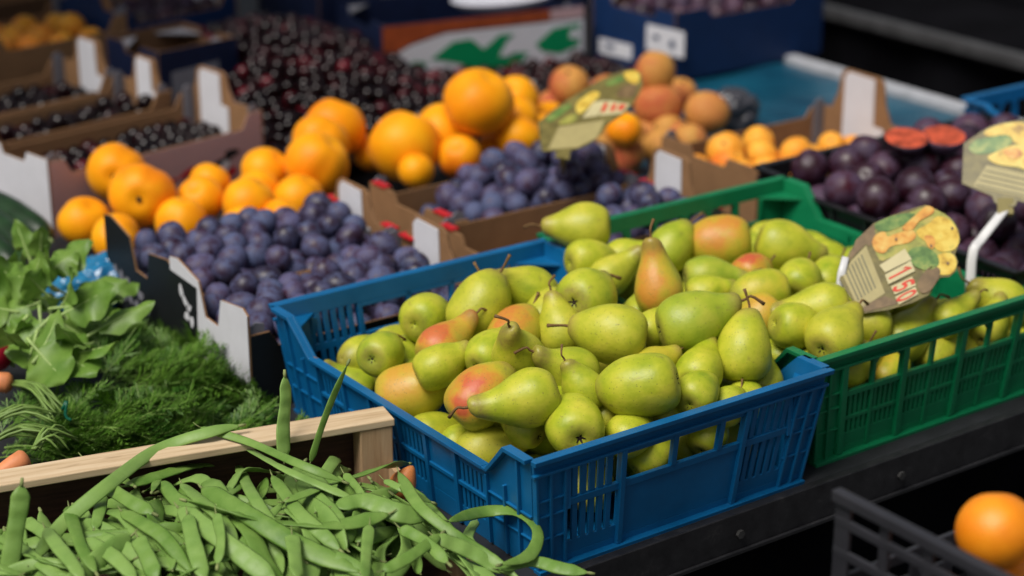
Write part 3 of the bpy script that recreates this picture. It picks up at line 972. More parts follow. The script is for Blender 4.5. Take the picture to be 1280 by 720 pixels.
def marks_lab(t, L, Wd, H):
    f = lambda u, v, q: (u, -q, v)
    mb = MB(); mb.prism([(.03, .05), (.15, .055), (.15, .12), (.03, .115)], f, .0002, .001); mb.build("print_panel", MT["greycard"], t)
carton("small navy box with a grey label between the cherry trays and the cherry heap", (.515, 2.02, 0), .20, .20, .15, math.radians(8), "navycard", marks=marks_lab)
tray("cardboard tray with a white end tab behind the small navy box", (.28, 2.36, 0), .36, .26, .14, rotz=TR, out="cardboard", tab=.07)
tray("cardboard tray with a large white end tab at the top behind the heaped cherries", (.62, 2.44, 0), .34, .26, .14, rotz=TR, out="bluecard", tab=.07)
tray("dark blue tray with black plums at the left edge of the stall", (-.18, 2.20, 0), .40, .24, .12, rotz=TR, out="bluecard", tab=.02, liner="greycard")
tray("cardboard tray with amber fruit standing farthest back at the left", (.15, 2.82, 0), .55, .36, .12, rotz=TR, out="carddark", tab=.0, liner=None)

# wooden bean box in the foreground
t = thing("bean_box", "pale wooden box of flat green beans in front of the carrot greens", "box", (-.004, .315, 0), math.radians(-13.0))
mb = MB(); mb.box((-.62, 0), (-.034, .010), (.092, .102)); mb.build("top_slat", MT["wood"], t, bevel=.0015)
mb = MB(); mb.box((-.615, -.004), (.001, .009), (-.006, .0918)); mb.build("back_board", MT["darkwood"], t)
mb = MB(); mb.prism([(-.046, -.032), (-.002, -.032), (-.002, -.0005), (-.046, -.0005)], lambda u, v, q: (u, v, q), -.008, .0915); mb.build("corner_post", MT["woodv"], t, bevel=.002)
mb = MB(); mb.box((-.62, 0), (-.34, .009), (-.0125, -.0085)); mb.build("base", MT["darkwood"], t)
mb = MB(); mb.box((-.010, -.001), (-.335, -.034), (-.008, .040)); mb.build("end_board", MT["woodv"], t)
mb = MB(); mb.box((-.62, -.011), (-.34, -.330), (-.008, .030)); mb.build("front_board", MT["wood"], t)

# ================================================================== fruit
def axis_quat(ax, spin):
    q = Vector((0, 0, 1)).rotation_difference(ax)
    return q @ Quaternion((0, 0, 1), spin)

# --- pears: four shapes, unit belly radius; stem and blossom end are parts
PSHAPES = [
    [(0, -.84), (.16, -.93), (.42, -.96), (.72, -.82), (.93, -.48), (1.0, -.05), (.95, .35), (.80, .72), (.62, 1.02), (.48, 1.28), (.37, 1.50), (.22, 1.63), (.08, 1.66), (0, 1.63)],
    [(0, -.82), (.16, -.90), (.44, -.93), (.75, -.78), (.95, -.44), (1.0, -.02), (.97, .36), (.86, .70), (.70, .98), (.54, 1.20), (.40, 1.36), (.24, 1.46), (.08, 1.48), (0, 1.44)],
    [(0, -.88), (.15, -.97), (.38, -1.0), (.68, -.86), (.90, -.52), (1.0, -.08), (.92, .36), (.73, .74), (.56, 1.08), (.45, 1.40), (.36, 1.66), (.22, 1.80), (.08, 1.83), (0, 1.80)],
    [(0, -.84), (.18, -.92), (.46, -.95), (.76, -.80), (.95, -.46), (1.0, 0), (.98, .40), (.90, .74), (.74, 1.04), (.56, 1.26), (.38, 1.40), (.20, 1.46), (.08, 1.46), (0, 1.42)],
]
PEARS = []
for i, pr in enumerate(PSHAPES):
    pr = [(r, z * 1.10 if z > .3 else z) for r, z in pr]
    bend = (.10, -.08, .14, .05)[i]
    me = lathe(smooth_profile(pr, 3), 40, i * 3.1 + 1, .055, bend).mesh("pear", MT["pear"], True)
    top = pr[-1][1]; bx = bend * top * top
    mb = MB()
    pts = spline([(bx, 0, top - .10), (bx + .02, .02, top + .15), (bx + .10, .05, top + .36), (bx + .26 * (1 if i % 2 else -1), .10, top + .72)], 9)
    mb.tube(pts, [.080, .056, .050, .046, .045, .045, .048, .055, .068], 8)
    st = mb.mesh("stem", MT["stem"], True)
    mb = MB()
    zb = pr[0][1]
    prof = [(.02, zb + .03), (.10, zb + .0), (.15, zb - .05), (.19, zb - .10), (.17, zb - .115), (.10, zb - .06), (.02, zb - .02)]
    for k in range(5):
        an = 2 * math.pi * k / 5 + i
        c, s = math.cos(an), math.sin(an)
        mb.add([(c * .05 - s * .06, s * .05 + c * .06, zb - .02), (c * .05 + s * .06, s * .05 - c * .06, zb - .02), (c * .20, s * .20, zb - .13), (c * .10, s * .10, zb + .01)], [(0, 1, 2), (0, 2, 3), (1, 3, 2)])
    mb.prism([(math.cos(q) * .13, math.sin(q) * .13) for q in [2 * math.pi * k / 10 for k in range(10)]], lambda u, v, q: (u, v, q), zb - .035, zb + .02)
    ca = mb.mesh("blossom_end", MT["calyx"], False)
    PEARS.append((me, st, ca))

def put_pear(p, ax, R, shape, blush, tone, spin, label, group, stem=True):
    me, st, ca = PEARS[shape]
    o = link("pear", me)
    o.location = p; o.rotation_mode = 'QUATERNION'; o.rotation_quaternion = axis_quat(ax, spin); o.scale = (R, R, R)
    o["blush"] = float(blush); o["tone"] = float(tone)
    tag(o, label, "pear", group)
    if stem: link("stem", st, o)
    link("blossom_end", ca, o)
    return o

def hB(x, y):   # heap of pears in the blue crate
    u = (x - .235) / .235; v = (y - .305) / .30
    return .103 + .055 * max(0, 1 - .8 * u * u - .6 * v * v) + .035 * max(0, u) + .02 * max(0, u) * max(0, v)
def hG(x, y):
    u = (x - .73) / .25; v = (y - .33) / .30
    return .108 + .035 * max(0, 1 - .9 * u * u - .7 * v * v) + .03 * max(0, -u)

# belly pixel, radius, neck pixel, neck away(+1)/towards(-1), blush, tone, lift, label
BL = [
 (476,443,31,487,437, 1,0, -.3,0, "green pear at the back left of the blue crate, dark blossom end facing out"),
 (531,397,33,545,387, 1,0,.1,0, "green pear against the back wall of the blue crate, above the orange blushed one"),
 (596,390,38,617,357, 1,0,.5,.012, "big yellowish green pear near the middle of the back wall of the blue crate"),
 (610,370,28,630,360, 1,0,.2,-.01, "pear half hidden behind the big yellowish pear at the back wall of the blue crate"),
 (664,364,35,635,348, -1,0,.2,.01, "smooth light green pear below the back corner of the blue crate"),
 (731,374,41,752,368, 1,0,.1,.02, "broad green pear lying just left of the standing blushed one"),
 (733,284,33,686,286, 1,0,.35,.015, "topmost green pear at the back corner, its stem pointing left over the blue rim"),
 (734,326,29,760,322, 1,0,.3,.0, "green pear under the topmost one at the back corner"),
 (762,346,28,785,330, 1,0,.2,-.01, "green pear wedged behind the broad one beside the standing one"),
 (776,322,24,800,315, 1,0,.0,-.02, "small green pear at the boundary of the two crates, below the topmost pear"),
 (823,362,34,819,312, 1,.72,.5,.024, "standing pear with orange blush and upright stem, between the two crates"),
 (772,419,41,728,414, 1,0,.15,.025, "plump green pear right of centre with its blossom end facing right"),
 (862,405,42,912,393, 1,0,-.5,.035, "large mid green pear with a dark stem pointing right, in the middle of the heap"),
 (923,446,38,925,404, 1,0,.3,.01, "yellow green pear with neck up, just inside the right end of the blue crate"),
 (806,488,43,766,503, 1,0,.3,.025, "big light green pear overlooking the front wall of the blue crate"),
 (812,462,28,835,450, 1,.35,.5,-.005, "pear with a dark hollow peeping over the big light green one near the front"),
 (877,467,33,890,450, 1,0,.0,.005, "round green pear beside the yellow green one at the right end of the blue crate"),
 (868,494,29,880,480, 1,0,.1,.0, "green pear against the front rim of the blue crate at its right"),
 (888,541,28,900,520, 1,0,-.2,-.03, "green pear seen through the right opening of the blue front wall"),
 (810,572,27,830,555, 1,0,.2,-.035, "green pear seen through the slots of the blue front wall near its corner"),
 (718,534,39,712,520, 1,0,-.1,.008, "round green pear with its dark blossom end towards the viewer, at the front"),
 (735,489,28,721,462, -1,0,-.4,.015, "small green pear with an upright dark stem near the front"),
 (710,466,34,680,460, -1,0,.0,.010, "green pear in the middle with a brown stem pointing left"),
 (663,502,40,615,528, 1,0,.1,.018, "long green pear lying behind the front left one"),
 (605,562,38,655,541, 1,0,.6,.012, "yellowish pear at the front corner, stem pointing right and blossom end down"),
 (596,500,40,626,468, 1,.95,.8,.018, "red blushed pear with a tall brown stem at the left of the heap"),
 (507,491,40,547,481, -1,.62,.9,.012, "orange blushed pear at the left edge above the wooden post"),
 (546,462,30,575,450, 1,.1,.3,.0, "green pear between the orange blushed and the round orange one at the left"),
 (552,436,33,575,420, 1,.9,1.0,.006, "round orange blushed pear lying near the back left of the heap"),
 (641,420,35,655,395, 1,.8,.9,.006, "orange blushed pear in the middle below the light green ones"),
 (612,447,32,630,432, 1,0,.2,.004, "green pear just under the orange blushed one in the middle"),
 (652,455,36,637,436, -1,0,.1,.014, "green pear with a curved brown stem standing up, in the middle"),
 (684,396,29,696,375, 1,0,.3,.0, "green pear tucked below the smooth light green one at the back"),
 (702,415,31,698,385, 1,0,.4,.0, "yellowish green pear beside the plump one, a stem lying across it"),
 (443,484,28,411,466, -1,0,-.6,.0, "slim green pear at the left wall of the blue crate with a curled stem"),
 (541,545,34,570,541, 1,0,.3,-.005, "green pear low at the left wall of the blue crate beside the wooden post"),
 (574,555,26,592,545, 1,0,-.1,-.015, "small green pear low behind the front left yellowish pear"),
 (786,540,30,805,525, 1,0,.4,-.01, "green pear sinking behind the front wall of the blue crate near the round one"),
 (650,540,26,630,530, 1,0,.1,-.02, "green pear deep between the long pear and the front yellowish one"),
 (760,520,26,770,500, 1,0,.1,-.02, "green pear deep beside the round front pear with the dark blossom end"),
 (835,520,28,850,505, 1,.1,.2,-.02, "green pear just behind the front rim right of the big light green pear"),
 (930,500,27,940,485, 1,0,.2,-.03, "green pear low in the right front corner of the blue crate"),
 (952,478,27,958,460, 1,0,.4,-.022, "yellowish pear against the right end wall of the blue crate"),
 (903,515,26,915,500, 1,0,.1,-.015, "green pear just under the front rim at the right of the blue crate"),
 (690,515,27,700,498, 1,0,.2,-.004, "green pear tucked between the long one and the round front one"),
 (640,475,27,650,460, 1,.2,.3,.0, "green pear tucked above the long one in the middle of the blue crate"),
 (814,412,27,828,398, 1,0,.2,.004, "green pear filling the gap just below the standing one"),
 (803,388,25,812,372, 1,0,.1,-.006, "small green pear deep left of the standing one"),
 (580,470,26,595,455, 1,.0,.3,-.02, "green pear low between the red blushed and the orange blushed pears"),
]
GR = [
 (838,313,29,852,296, 1,0,-.2,.005, "green pear below the red lettering at the back wall of the green crate"),
 (905,303,36,876,306, 1,.75,.4,.012, "yellow pear with an orange belly at the back wall of the green crate"),
 (976,307,34,1014,328, 1,0,.1,.010, "green pear with its neck sloping right beside the back corner of the green crate"),
 (883,346,30,915,345, 1,0,-.6,.004, "dark green pear lying behind the standing blushed one"),
 (938,342,27,950,334, 1,.95,.9,-.005, "deep orange pear between green ones at the back of the green crate"),
 (880,367,25,915,364, 1,0,.2,.0, "small yellowish pear behind the large mid green one, stem to the right"),
 (998,353,30,1005,340, 1,0,.0,.004, "green pear in the middle of the green crate behind the price card"),
 (958,367,32,922,372, -1,.3,.2,.012, "green pear with a rusty blush and a stem pointing left, in the green crate"),
 (950,394,31,930,413, -1,.6,.6,.014, "pinkish pear with its stem pointing down, left side of the green crate"),
 (1030,388,36,995,393, 1,0,.3,.012, "light green pear in front of the price card stick"),
 (992,417,31,1012,424, 1,0,.0,.012, "green pear with a dark blossom end on top, left side of the green crate"),
 (1044,428,37,1060,415, 1,0,.5,.012, "big light green pear behind the front rim of the green crate"),
 (984,443,30,995,430, 1,0,.1,.008, "green pear touching the ear of the blue crate, in the green crate"),
 (1088,414,29,1050,408, 1,0,.2,-.008, "long pear lying below the price card"),
 (1149,396,29,1118,389, 1,0,.2,-.008, "green pear with a visible blossom end right below the price card"),
 (1130,434,35,1150,420, 1,0,.4,-.010, "big pear behind the rim of the green crate below the price card"),
 (1203,432,36,1220,420, 1,0,.3,-.012, "green pear seen through the right windows of the green front wall"),
 (1250,388,34,1226,370, -1,0,.6,.012, "yellow green pear at the right edge with its stem pointing left"),
 (1108,458,27,1120,445, 1,.5,.2,-.03, "reddish pear low behind the first windows of the green front wall"),
 (1034,352,27,1045,340, 1,0,.2,-.004, "green pear half hidden by the left edge of the price card"),
 (925,378,24,935,365, 1,0,.1,-.02, "green pear deep behind the large mid green pear"),
 (1010,455,25,1020,445, 1,0,.1,-.03, "green pear low in the left front corner of the green crate"),
 (1075,450,27,1090,440, 1,.1,.3,-.03, "green pear low behind the front rim of the green crate"),
 (1170,405,26,1185,395, 1,0,.3,-.012, "green pear right of the long one, behind the green front rim"),
 (1268,430,28,1280,420, 1,0,.3,-.02, "green pear at the right edge, low behind the green front wall"),
 (1055,455,29,1070,440, 1,0,.3,-.006, "green pear at the front rim of the green crate, left of the first window"),
 (1165,440,29,1178,425, 1,0,.2,-.006, "green pear at the front rim of the green crate, right of the second rib"),
 (1225,415,28,1236,402, 1,0,.4,-.004, "green pear beside the yellow green one at the right edge of the crate"),
 (1092,385,25,1105,378, 1,0,.2,-.006, "green pear right under the price boxes of the card"),
 (860,325,24,870,315, 1,0,-.1,-.02, "green pear deep at the back wall of the green crate"),
 (1062,372,24,1070,360, 1,0,.2,-.015, "green pear just under the lower edge of the price card"),
]
def solve_pears():
    items = []
    for lst, h, cr in ((BL, hB, 0), (GR, hG, 1)):
        for e in lst:
            bx, by, r, nx_, ny_, sg, blush, tone, lift, lab = e
            p = WH(bx, by, h, lift)
            d = depth(p); R = r * d / FPX * .94
            lat = (RT * (nx_ - bx) - UP * (ny_ - by)) * (d / FPX) * (1.2 if cr == 0 else 1.6)
            full = 1.30 * R
            o = min(lat.length, full)
            ax = lat + FW * sg * math.sqrt(max(full * full - o * o, (0.12 * full) ** 2))
            if ax.z < -.25 * ax.length and sg > 0:      # keep most necks from diving
                ax.z *= .6
            items.append(dict(p=p, R=R, ax=ax.normalized(), blush=blush, tone=tone, label=lab, cr=cr))
    n = len(items)
    B = np.array([list(i["p"]) for i in items]); R = np.array([i["R"] for i in items])
    A = np.array([list(i["ax"]) for i in items])
    rays = np.array([list((i["p"] - CAM).normalized()) for i in items])
    stiff = np.array([[.12] if "standing pear" in q["label"] else [1.0] for q in items])
    for it in range(160):
        nk = B + A * (R * .95)[:, None]
        C = np.concatenate([B, nk]); RR = np.concatenate([R, R * .58]); own = np.concatenate([np.arange(n)] * 2)
        d = C[:, None] - C[None]
        L = np.sqrt((d ** 2).sum(-1)) + 1e-9
        ov = np.maximum((RR[:, None] + RR[None]) * .90 - L, 0)
        ov[own[:, None] == own[None]] = 0
        push = (d / L[..., None] * ov[..., None]).sum(1) * .22
        mv = push[:n] + push[n:] * .6
        along = (mv * rays).sum(1, keepdims=True) * rays
        mv = (along * 1.0 + (mv - along) * .13) * stiff
        mx = np.linalg.norm(mv, axis=1, keepdims=True) + 1e-9
        B += mv * np.minimum(1, .004 / mx)
        for i, q in enumerate(items):
            x0, x1, y0, y1 = (0.008, .460, .008, .604) if q["cr"] == 0 else (.488, .972, .038, .627)
            ry = rays[i]
            for pt, rr in ((B[i], R[i] * .94), (B[i] + A[i] * (R[i] * 1.15), R[i] * .45)):
                if pt[2] > .155: continue
                g_ = rr + max(0, .021 * (1 - (pt[2] + .013) / .163))
                t_ = max(0, (x0 + g_ - pt[0]) / max(ry[0], .2), (y0 + g_ - pt[1]) / max(ry[1], .2))
                if t_ <= 0 and pt[1] > y1 - g_: t_ = -(pt[1] - y1 + g_) / max(ry[1], .2)
                t_ = max(-.012, min(.012, t_))
                B[i] += ry * t_
            B[i, 2] = max(B[i, 2], R[i])
    for i, q in enumerate(items):
        q["p"] = Vector(B[i]) ; q["n"] = q["p"] + q["ax"] * q["R"] * .95
    return items
_pears = solve_pears()
for i, q in enumerate(_pears):
    # blushed cheek (+x of the mesh) is turned up and towards the viewer
    ax = q["ax"]; want = (Vector((0, 0, 1)) * .8 - FW * .9 - RT * .5); want = want - ax * want.dot(ax)
    q0 = Vector((0, 0, 1)).rotation_difference(ax)
    xv = q0 @ Vector((1, 0, 0)); yv = q0 @ Vector((0, 1, 0))
    spin = math.atan2(want.dot(yv), want.dot(xv)) + (0 if q["blush"] > .5 else rnd.uniform(-1.2, 1.2))
    shp = (0, 1, 3, 0, 2, 1)[i % 6]
    if "long" in q["label"] or "standing" in q["label"] or "slim" in q["label"]: shp = 2
    put_pear(q["p"], ax, q["R"], shp, q["blush"], q["tone"] + rnd.uniform(-.3, .3), spin, q["label"],
             "pears in the blue crate" if q["cr"] == 0 else "pears in the green crate")
# the layer of pears beneath
for cr, (x0, x1, y0, y1) in enumerate(((.056, .412, .056, .556), (.536, .926, .086, .586))):
    taken = [(q["p"], q["R"]) for q in _pears] + [(q["n"], q["R"] * .58) for q in _pears]
    for lay, z in enumerate((.044, .086)):
        nx, ny = 6, 8
        for i in range(nx):
            for j in range(ny):
                x = x0 + .03 + (x1 - x0 - .06) * (i + (.3 if (j + lay) % 2 else 0)) / (nx - .6); y = y0 + .03 + (y1 - y0 - .06) * (j + .4 * lay) / (ny - .4)
                p = Vector((x + rnd.uniform(-.006, .006), y + rnd.uniform(-.006, .006), z + rnd.uniform(-.004, .004)))
                R = rnd.uniform(.029, .033)
                if any((p - c).length < (R + r) * .80 for c, r in taken): continue
                front = j <= 1 or (lay == 1)
                if not front: continue
                an = rnd.uniform(0, 6.28)
                av = Vector((math.cos(an), math.sin(an), rnd.uniform(-.2, .5))).normalized()
                tp_ = p + av * R * 1.75
                p.x += max(0, x0 - .016 - tp_.x) + min(0, x1 + .016 - tp_.x); p.y += max(0, y0 - .016 - tp_.y) + min(0, y1 + .016 - tp_.y)
                put_pear(p, av, R, rnd.randrange(4), 0.0 if rnd.random() < .8 else .7, rnd.uniform(-.5, .5), an,
                         "green pear of the lower layer inside the %s plastic crate" % ("blue" if cr == 0 else "green"), "lower pears in the %s crate" % ("blue" if cr == 0 else "green"), stem=False)
                taken.append((p, R))

# --- round fruit meshes
def ball(seed, seg=28, rings=16, stretch=1.0, lump=.03, groove=.0, dimple=.0, tipup=0.0):
    prof = []
    for i in range(rings + 1):
        th = math.pi * i / rings
        r = math.sin(th); z = -math.cos(th)
        z2 = z * stretch
        if dimple and z > 0: z2 -= dimple * math.exp(-(r / .28) ** 2)
        if dimple and z < 0: z2 += dimple * .3 * math.exp(-(r / .2) ** 2)
        if tipup: z2 += tipup * max(0, z) ** 6
        prof.append((max(r, .004), z2))
    return lathe(prof, seg, seed, lump, 0.0, groove)
def rq(rg=rnd):
    return Quaternion((rg.gauss(0, 1), rg.gauss(0, 1), rg.gauss(0, 1), rg.gauss(0, 1))).normalized()

PLUM = [ball(i * 2.3 + 5, 22, 14, s, .045, .05, .08).mesh("plum", MT["plum"], True) for i, s in enumerate((1.12, 1.26, 1.04))]
BIGP = [ball(i * 2.9 + 9, 26, 16, s, .04, .06, .12).mesh("dark_plum", MT["bigplum"], True) for i, s in enumerate((1.0, 1.08, .95))]
CHER = [ball(i * 1.9 + 2, 14, 9, s, .03, .05, .2).mesh("cherry", MT["cherry"], True) for i, s in enumerate((.92, 1.0))]
ORNG = [ball(i * 2.7 + 1, 36, 20, s, .04, .085, .16).mesh("orange_fruit", MT["orange"], True) for i, s in enumerate((.95, 1.0, .90))]
APRI = [ball(i * 2.1 + 4, 26, 16, s, .03, .07, .14).mesh("apricot", MT["apricot"], True) for i, s in enumerate((.95, 1.0))]
PEAC = [ball(i * 2.1 + 8, 28, 16, s, .035, .06, .14).mesh("peach", MT["peach"], True) for i, s in enumerate((.95, 1.15))]
mb = MB(); mb.prism([(.075 * math.cos(k * .7854) * (1 + .3 * (k % 2)), .075 * math.sin(k * .7854)) for k in range(8)], lambda u, v, q: (u, v, q), .80, .875)
STEMSCAR = mb.mesh("stem_scar", MT["calyx"])

def fruit(name, me, p, R, q, label, cat, group, blush=None, part=None):
    o = link(name, me)
    o.location = p; o.rotation_mode = 'QUATERNION'; o.rotation_quaternion = q; o.scale = (R, R, R)
    if blush is not None: o["blush"] = float(blush)
    tag(o, label, cat, group)
    if part: link(*part, o)
    return o

def pile(name, meshes, x0, x1, y0, y1, floor, n, r, label, cat, group, seed, org=(0, 0), rot=0.0, iters=150, squash=.15, jit=.10):
    rg = random.Random(seed)
    P, R = [], []
    for i in range(n):
        x, y = rg.uniform(x0 + r, x1 - r), rg.uniform(y0 + r, y1 - r)
        P.append((x, y, floor(np.array([x]), np.array([y]))[0] + r + rg.uniform(0, .05)))
        R.append(r * rg.uniform(1 - jit, 1 + jit))
    P = relax(np.array(P), np.array(R), (x0, y0), (x1, y1), floor, iters, .0015)
    c, s = math.cos(rot), math.sin(rot)
    out = []
    for (x, y, z), rr in zip(P, R):
        p = Vector((org[0] + c * x - s * y, org[1] + s * x + c * y, z))
        out.append((p, rr))
    out.sort(key=lambda k: (k[0] - CAM).length)
    if name:
        for p, rr in out:
            fruit(name, rg.choice(meshes), p, rr, rq(rg), label, cat, group)
    return out

# small blue plums in four trays
fl = lambda f: (lambda x, y: f(x, y))
pile("blue_plum", PLUM, .010, .392, .010, .222, lambda x, y: .040 + .010 * np.clip(x / .43, 0, 1) + .012 * np.clip(y / .22, 0, 1), 88, .0215,
     "small dusty blue plum in the tray with the black printed end", "plum", "blue plums in the tray with the black end", 11, P1[0])
pile("blue_plum", PLUM, .012, .392, .010, .226, lambda x, y: .034 + .012 * np.clip(x / .43, 0, 1) + .006 * np.clip(y / .22, 0, 1), 84, .0215,
     "small dusty blue plum in the tray right behind the blue pear crate", "plum", "blue plums in the tray behind the blue crate", 12, P2[0])
pile("blue_plum", PLUM, .085, .385, .010, .238, lambda x, y: .010 + .070 * np.clip((x - .08) / .16, 0, 1), 66, .0215,
     "small dusty blue plum in the tray with red edges below the orange fruit", "plum", "blue plums in the tray below the orange fruit", 13, P3[0])
pile("blue_plum", PLUM, .210, .405, .010, .214, lambda x, y: .004 + .062 * np.clip((x - .20) / .12, 0, 1), 38, .0215,
     "small dusty blue plum in the tray with the red lettering", "plum", "blue plums in the tray with red lettering", 14, P4[0])
# large dark plums
pile("dark_plum", BIGP, 1.004, 1.532, .062, .688, lambda x, y: .040 + .024 * np.clip((y - .1) / .5, 0, 1), 140, .0325,
     "large dark purple plum in the black crate", "plum", "dark plums in the black crate", 15, squash=.1)

# the plum cut in half, lying on top
for lab, px, py, R in (("left half of a cut dark plum showing red flesh, on top of the dark plums", 1133, 172, .037), ("right half of a cut dark plum showing red flesh, on top of the dark plums", 1180, 169, .037)):
    p = W(px, py, .204)
    mb = ball(3.0, 26, 16, .9, .03, 0, 0)
    mb.v = [(x, y, min(z, .0)) for x, y, z in mb.v]
    o = mb.build("plum_half", MT["bigplum"], smooth=True)
    o.location = p; o.scale = (R, R, R); o.rotation_mode = 'QUATERNION'
    o.rotation_quaternion = Vector((0, 0, 1)).rotation_difference((Vector((0, 0, 1)) - FW * .25).normalized())
    tag(o, lab, "plum", "cut plum halves")
    mb = MB()
    vs = [(0, 0, .045)]; nn = 28
    for ri, (rr, zz) in enumerate(((.2, .05), (.36, .055), (.75, .05), (.97, .004))):
        for k in range(nn):
            vs.append((rr * math.cos(2 * math.pi * k / nn), rr * math.sin(2 * math.pi * k / nn), zz))
    fs = [(0, 1 + k, 1 + (k + 1) % nn) for k in range(nn)]
    for q in range(3):
        fs += [(1 + q * nn + k, 1 + (q + 1) * nn + k, 1 + (q + 1) * nn + (k + 1) % nn, 1 + q * nn + (k + 1) % nn) for k in range(nn)]
    mb.add(vs, fs); mb.build("flesh", MT["plumflesh"], o, smooth=True)

# big orange fruit
OR = [
 (178,244,39,.035,.5,"large orange fruit in front of the pink tray with a dark stem scar"),
 (146,216,35,.040,.2,"orange fruit perched behind the one with the dark stem scar"),
 (106,277,32,.0,.1,"leftmost orange fruit beside the pink tray front"),
 (146,298,30,.0,.2,"orange fruit standing above the blue bag"),
 (227,278,31,.0,.1,"orange fruit just above the left end of the blue plums"),
 (250,249,29,.012,.2,"orange fruit in the second rank of the left heap"),
 (262,229,25,.02,.5,"small reddish orange fruit at the back of the left heap near the printed label"),
 (312,253,31,.008,.3,"orange fruit in the middle of the left heap above the blue plums"),
 (332,218,31,.025,.2,"yellow orange fruit at the back middle of the left heap"),
 (322,238,27,.010,.2,"orange fruit squeezed between two in the middle of the left heap"),
 (396,203,38,.035,.3,"tall stacked orange fruit at the right end of the left heap"),
 (417,160,38,.055,.55,"topmost orange fruit of the left heap with a deep crease"),
 (402,178,34,.05,.2,"orange fruit wedged under the topmost one of the left heap"),
 (374,250,31,.0,.2,"orange fruit at the foot of the stacked ones above the blue plums"),
 (300,282,24,.0,.3,"orange fruit partly sunk behind the blue plums in the middle"),
 (353,272,24,.0,.2,"orange fruit partly sunk behind the blue plums on the right of the heap"),
 (513,183,43,.02,.35,"biggest orange fruit resting on the edge of the plum tray"),
 (591,141,43,.075,.3,"topmost round orange fruit of the right heap"),
 (560,166,36,.04,.15,"yellow orange fruit under the topmost one of the right heap"),
 (645,126,28,.06,.3,"orange fruit behind the topmost one near the peaches"),
 (643,150,28,.04,.2,"orange fruit in a short column left of the peaches, upper one"),
 (640,172,29,.02,.2,"orange fruit in a short column left of the peaches, lower one"),
 (519,211,21,.0,.2,"small orange fruit low in the corner of the plum tray edge"),
 (571,188,27,.012,.8,"reddish orange fruit between the biggest one and the blue plums"),
 (625,184,24,.0,.2,"orange fruit touching the blue plums below the short column"),
 (468,190,22,.0,.6,"dark orange fruit in the gap between the two heaps"),
 (780,162,22,.03,.5,"single orange fruit under the right side of the blurred price card"),
]
def hO(x, y):
    return .055
ori = []
for (px, py, r, lift, bl, lab) in OR:
    p = W(px, py, .055 + lift)
    R = r * depth(p) / FPX
    if p.y - R < 1.115: 
        z = p.z
        for _ in range(40):
            p = W(px, py, z); R = r * depth(p) / FPX
            if p.y - R * .8 >= 1.112: break
            z -= .002
    ori.append([p, R * 1.06, bl, lab])
B = np.array([list(q[0]) for q in ori]); R_ = np.array([q[1] for q in ori])
RY = np.array([list((q[0] - CAM).normalized()) for q in ori])
for it in range(120):
    d = B[:, None] - B[None]; L = np.sqrt((d ** 2).sum(-1)) + 1e-9
    ov = np.maximum((R_[:, None] + R_[None]) * .90 - L, 0); np.fill_diagonal(ov, 0)
    mv = (d / L[..., None] * ov[..., None]).sum(1) * .25
    al = (mv * RY).sum(1, keepdims=True) * RY
    B += al + (mv - al) * .3
    B[:, 2] = np.maximum(B[:, 2], R_ * .98 - .011)
for i, ((p, R, bl, lab), b) in enumerate(zip(ori, B)):
    q = axis_quat((Vector((rnd.uniform(-.6, .6), rnd.uniform(-.6, .2), .8))).normalized(), rnd.uniform(0, 6.28))
    if "stem scar" in lab: q = axis_quat((-FW * .9 - UP * .18 + RT * .05).normalized(), .5)
    fruit("orange_fruit", ORNG[i % 3], Vector(b), R, q, lab, "orange fruit", "orange fruit heaped behind the plum trays", bl, ("stem_scar", STEMSCAR) if "stem scar" in lab else None)
# hidden supports of the heap: a second rank below
for k in range(16):
    x = .12 + .95 * k / 15; y = 1.36 + .05 * (k % 2)
    p = Vector((x, y, .047)); R = .045
    if any((p - Vector(b)).length < (R + r) * .85 for b, r in zip(B, R_)): continue
    fruit("orange_fruit", ORNG[k % 3], p, R, rq(), "orange fruit of the lower rank at the back of the heap", "orange fruit", "orange fruit lower rank", .2, ("stem_scar", STEMSCAR))

PE = [(711,108,27,.10,1.0,0,"round pink peach left of the blurred price card"),
      (690,132,20,.06,.8,0,"small peach in the gap above the orange fruit, left of the blurred card"),
      (818,92,29,.13,.65,1,"upright yellow and red peach above the right corner of the blurred card"),
      (823,133,31,.07,.7,1,"long red tipped peach under the right corner of the blurred card"),
      (884,141,29,.06,.35,1,"greenish peach at the end of the heap by the clear bag"),
      (850,118,22,.06,.8,0,"dark peach behind the long red tipped one"),
      (760,118,26,.06,.7,0,"peach hidden behind the blurred price card"),
      (812,165,22,.02,1.0,0,"dark red peach low behind the white tray tab"),
      (846,170,22,.02,.9,0,"dark red peach low beside the apricot tray"),
      (680,150,16,.03,.9,0,"small dark peach between orange fruit and blurred card")]
for (px, py, r, z, bl, sh, lab) in PE:
    p = W(px, py, z); R = r * depth(p) / FPX
    ax = {"upright": Vector((.2, 0, 1)), "long r": RT + UP * -.05, "greeni": RT * .8 - UP * .4}.get(lab[:7].strip() if lab.startswith("upright") else lab[:6], Vector((rnd.uniform(-.5, .5), -.3, .8)))
    if sh == 1: R *= .9
    fruit("peach", PEAC[sh], p, R, axis_quat(ax.normalized(), rnd.uniform(2.2, 4.2)), lab, "peach", "peaches by the blurred price card", bl, ("stem_scar", STEMSCAR))
for k in range(8):
    p = Vector((1.10 + .085 * (k % 3) + rnd.uniform(-.01, .01), 1.20 + .085 * (k // 3), .027))
    fruit("peach", PEAC[0], p, .038, rq(), "peach of the lower layer under the heap by the apricot tray", "peach", "lower peaches", .8, ("stem_scar", STEMSCAR))

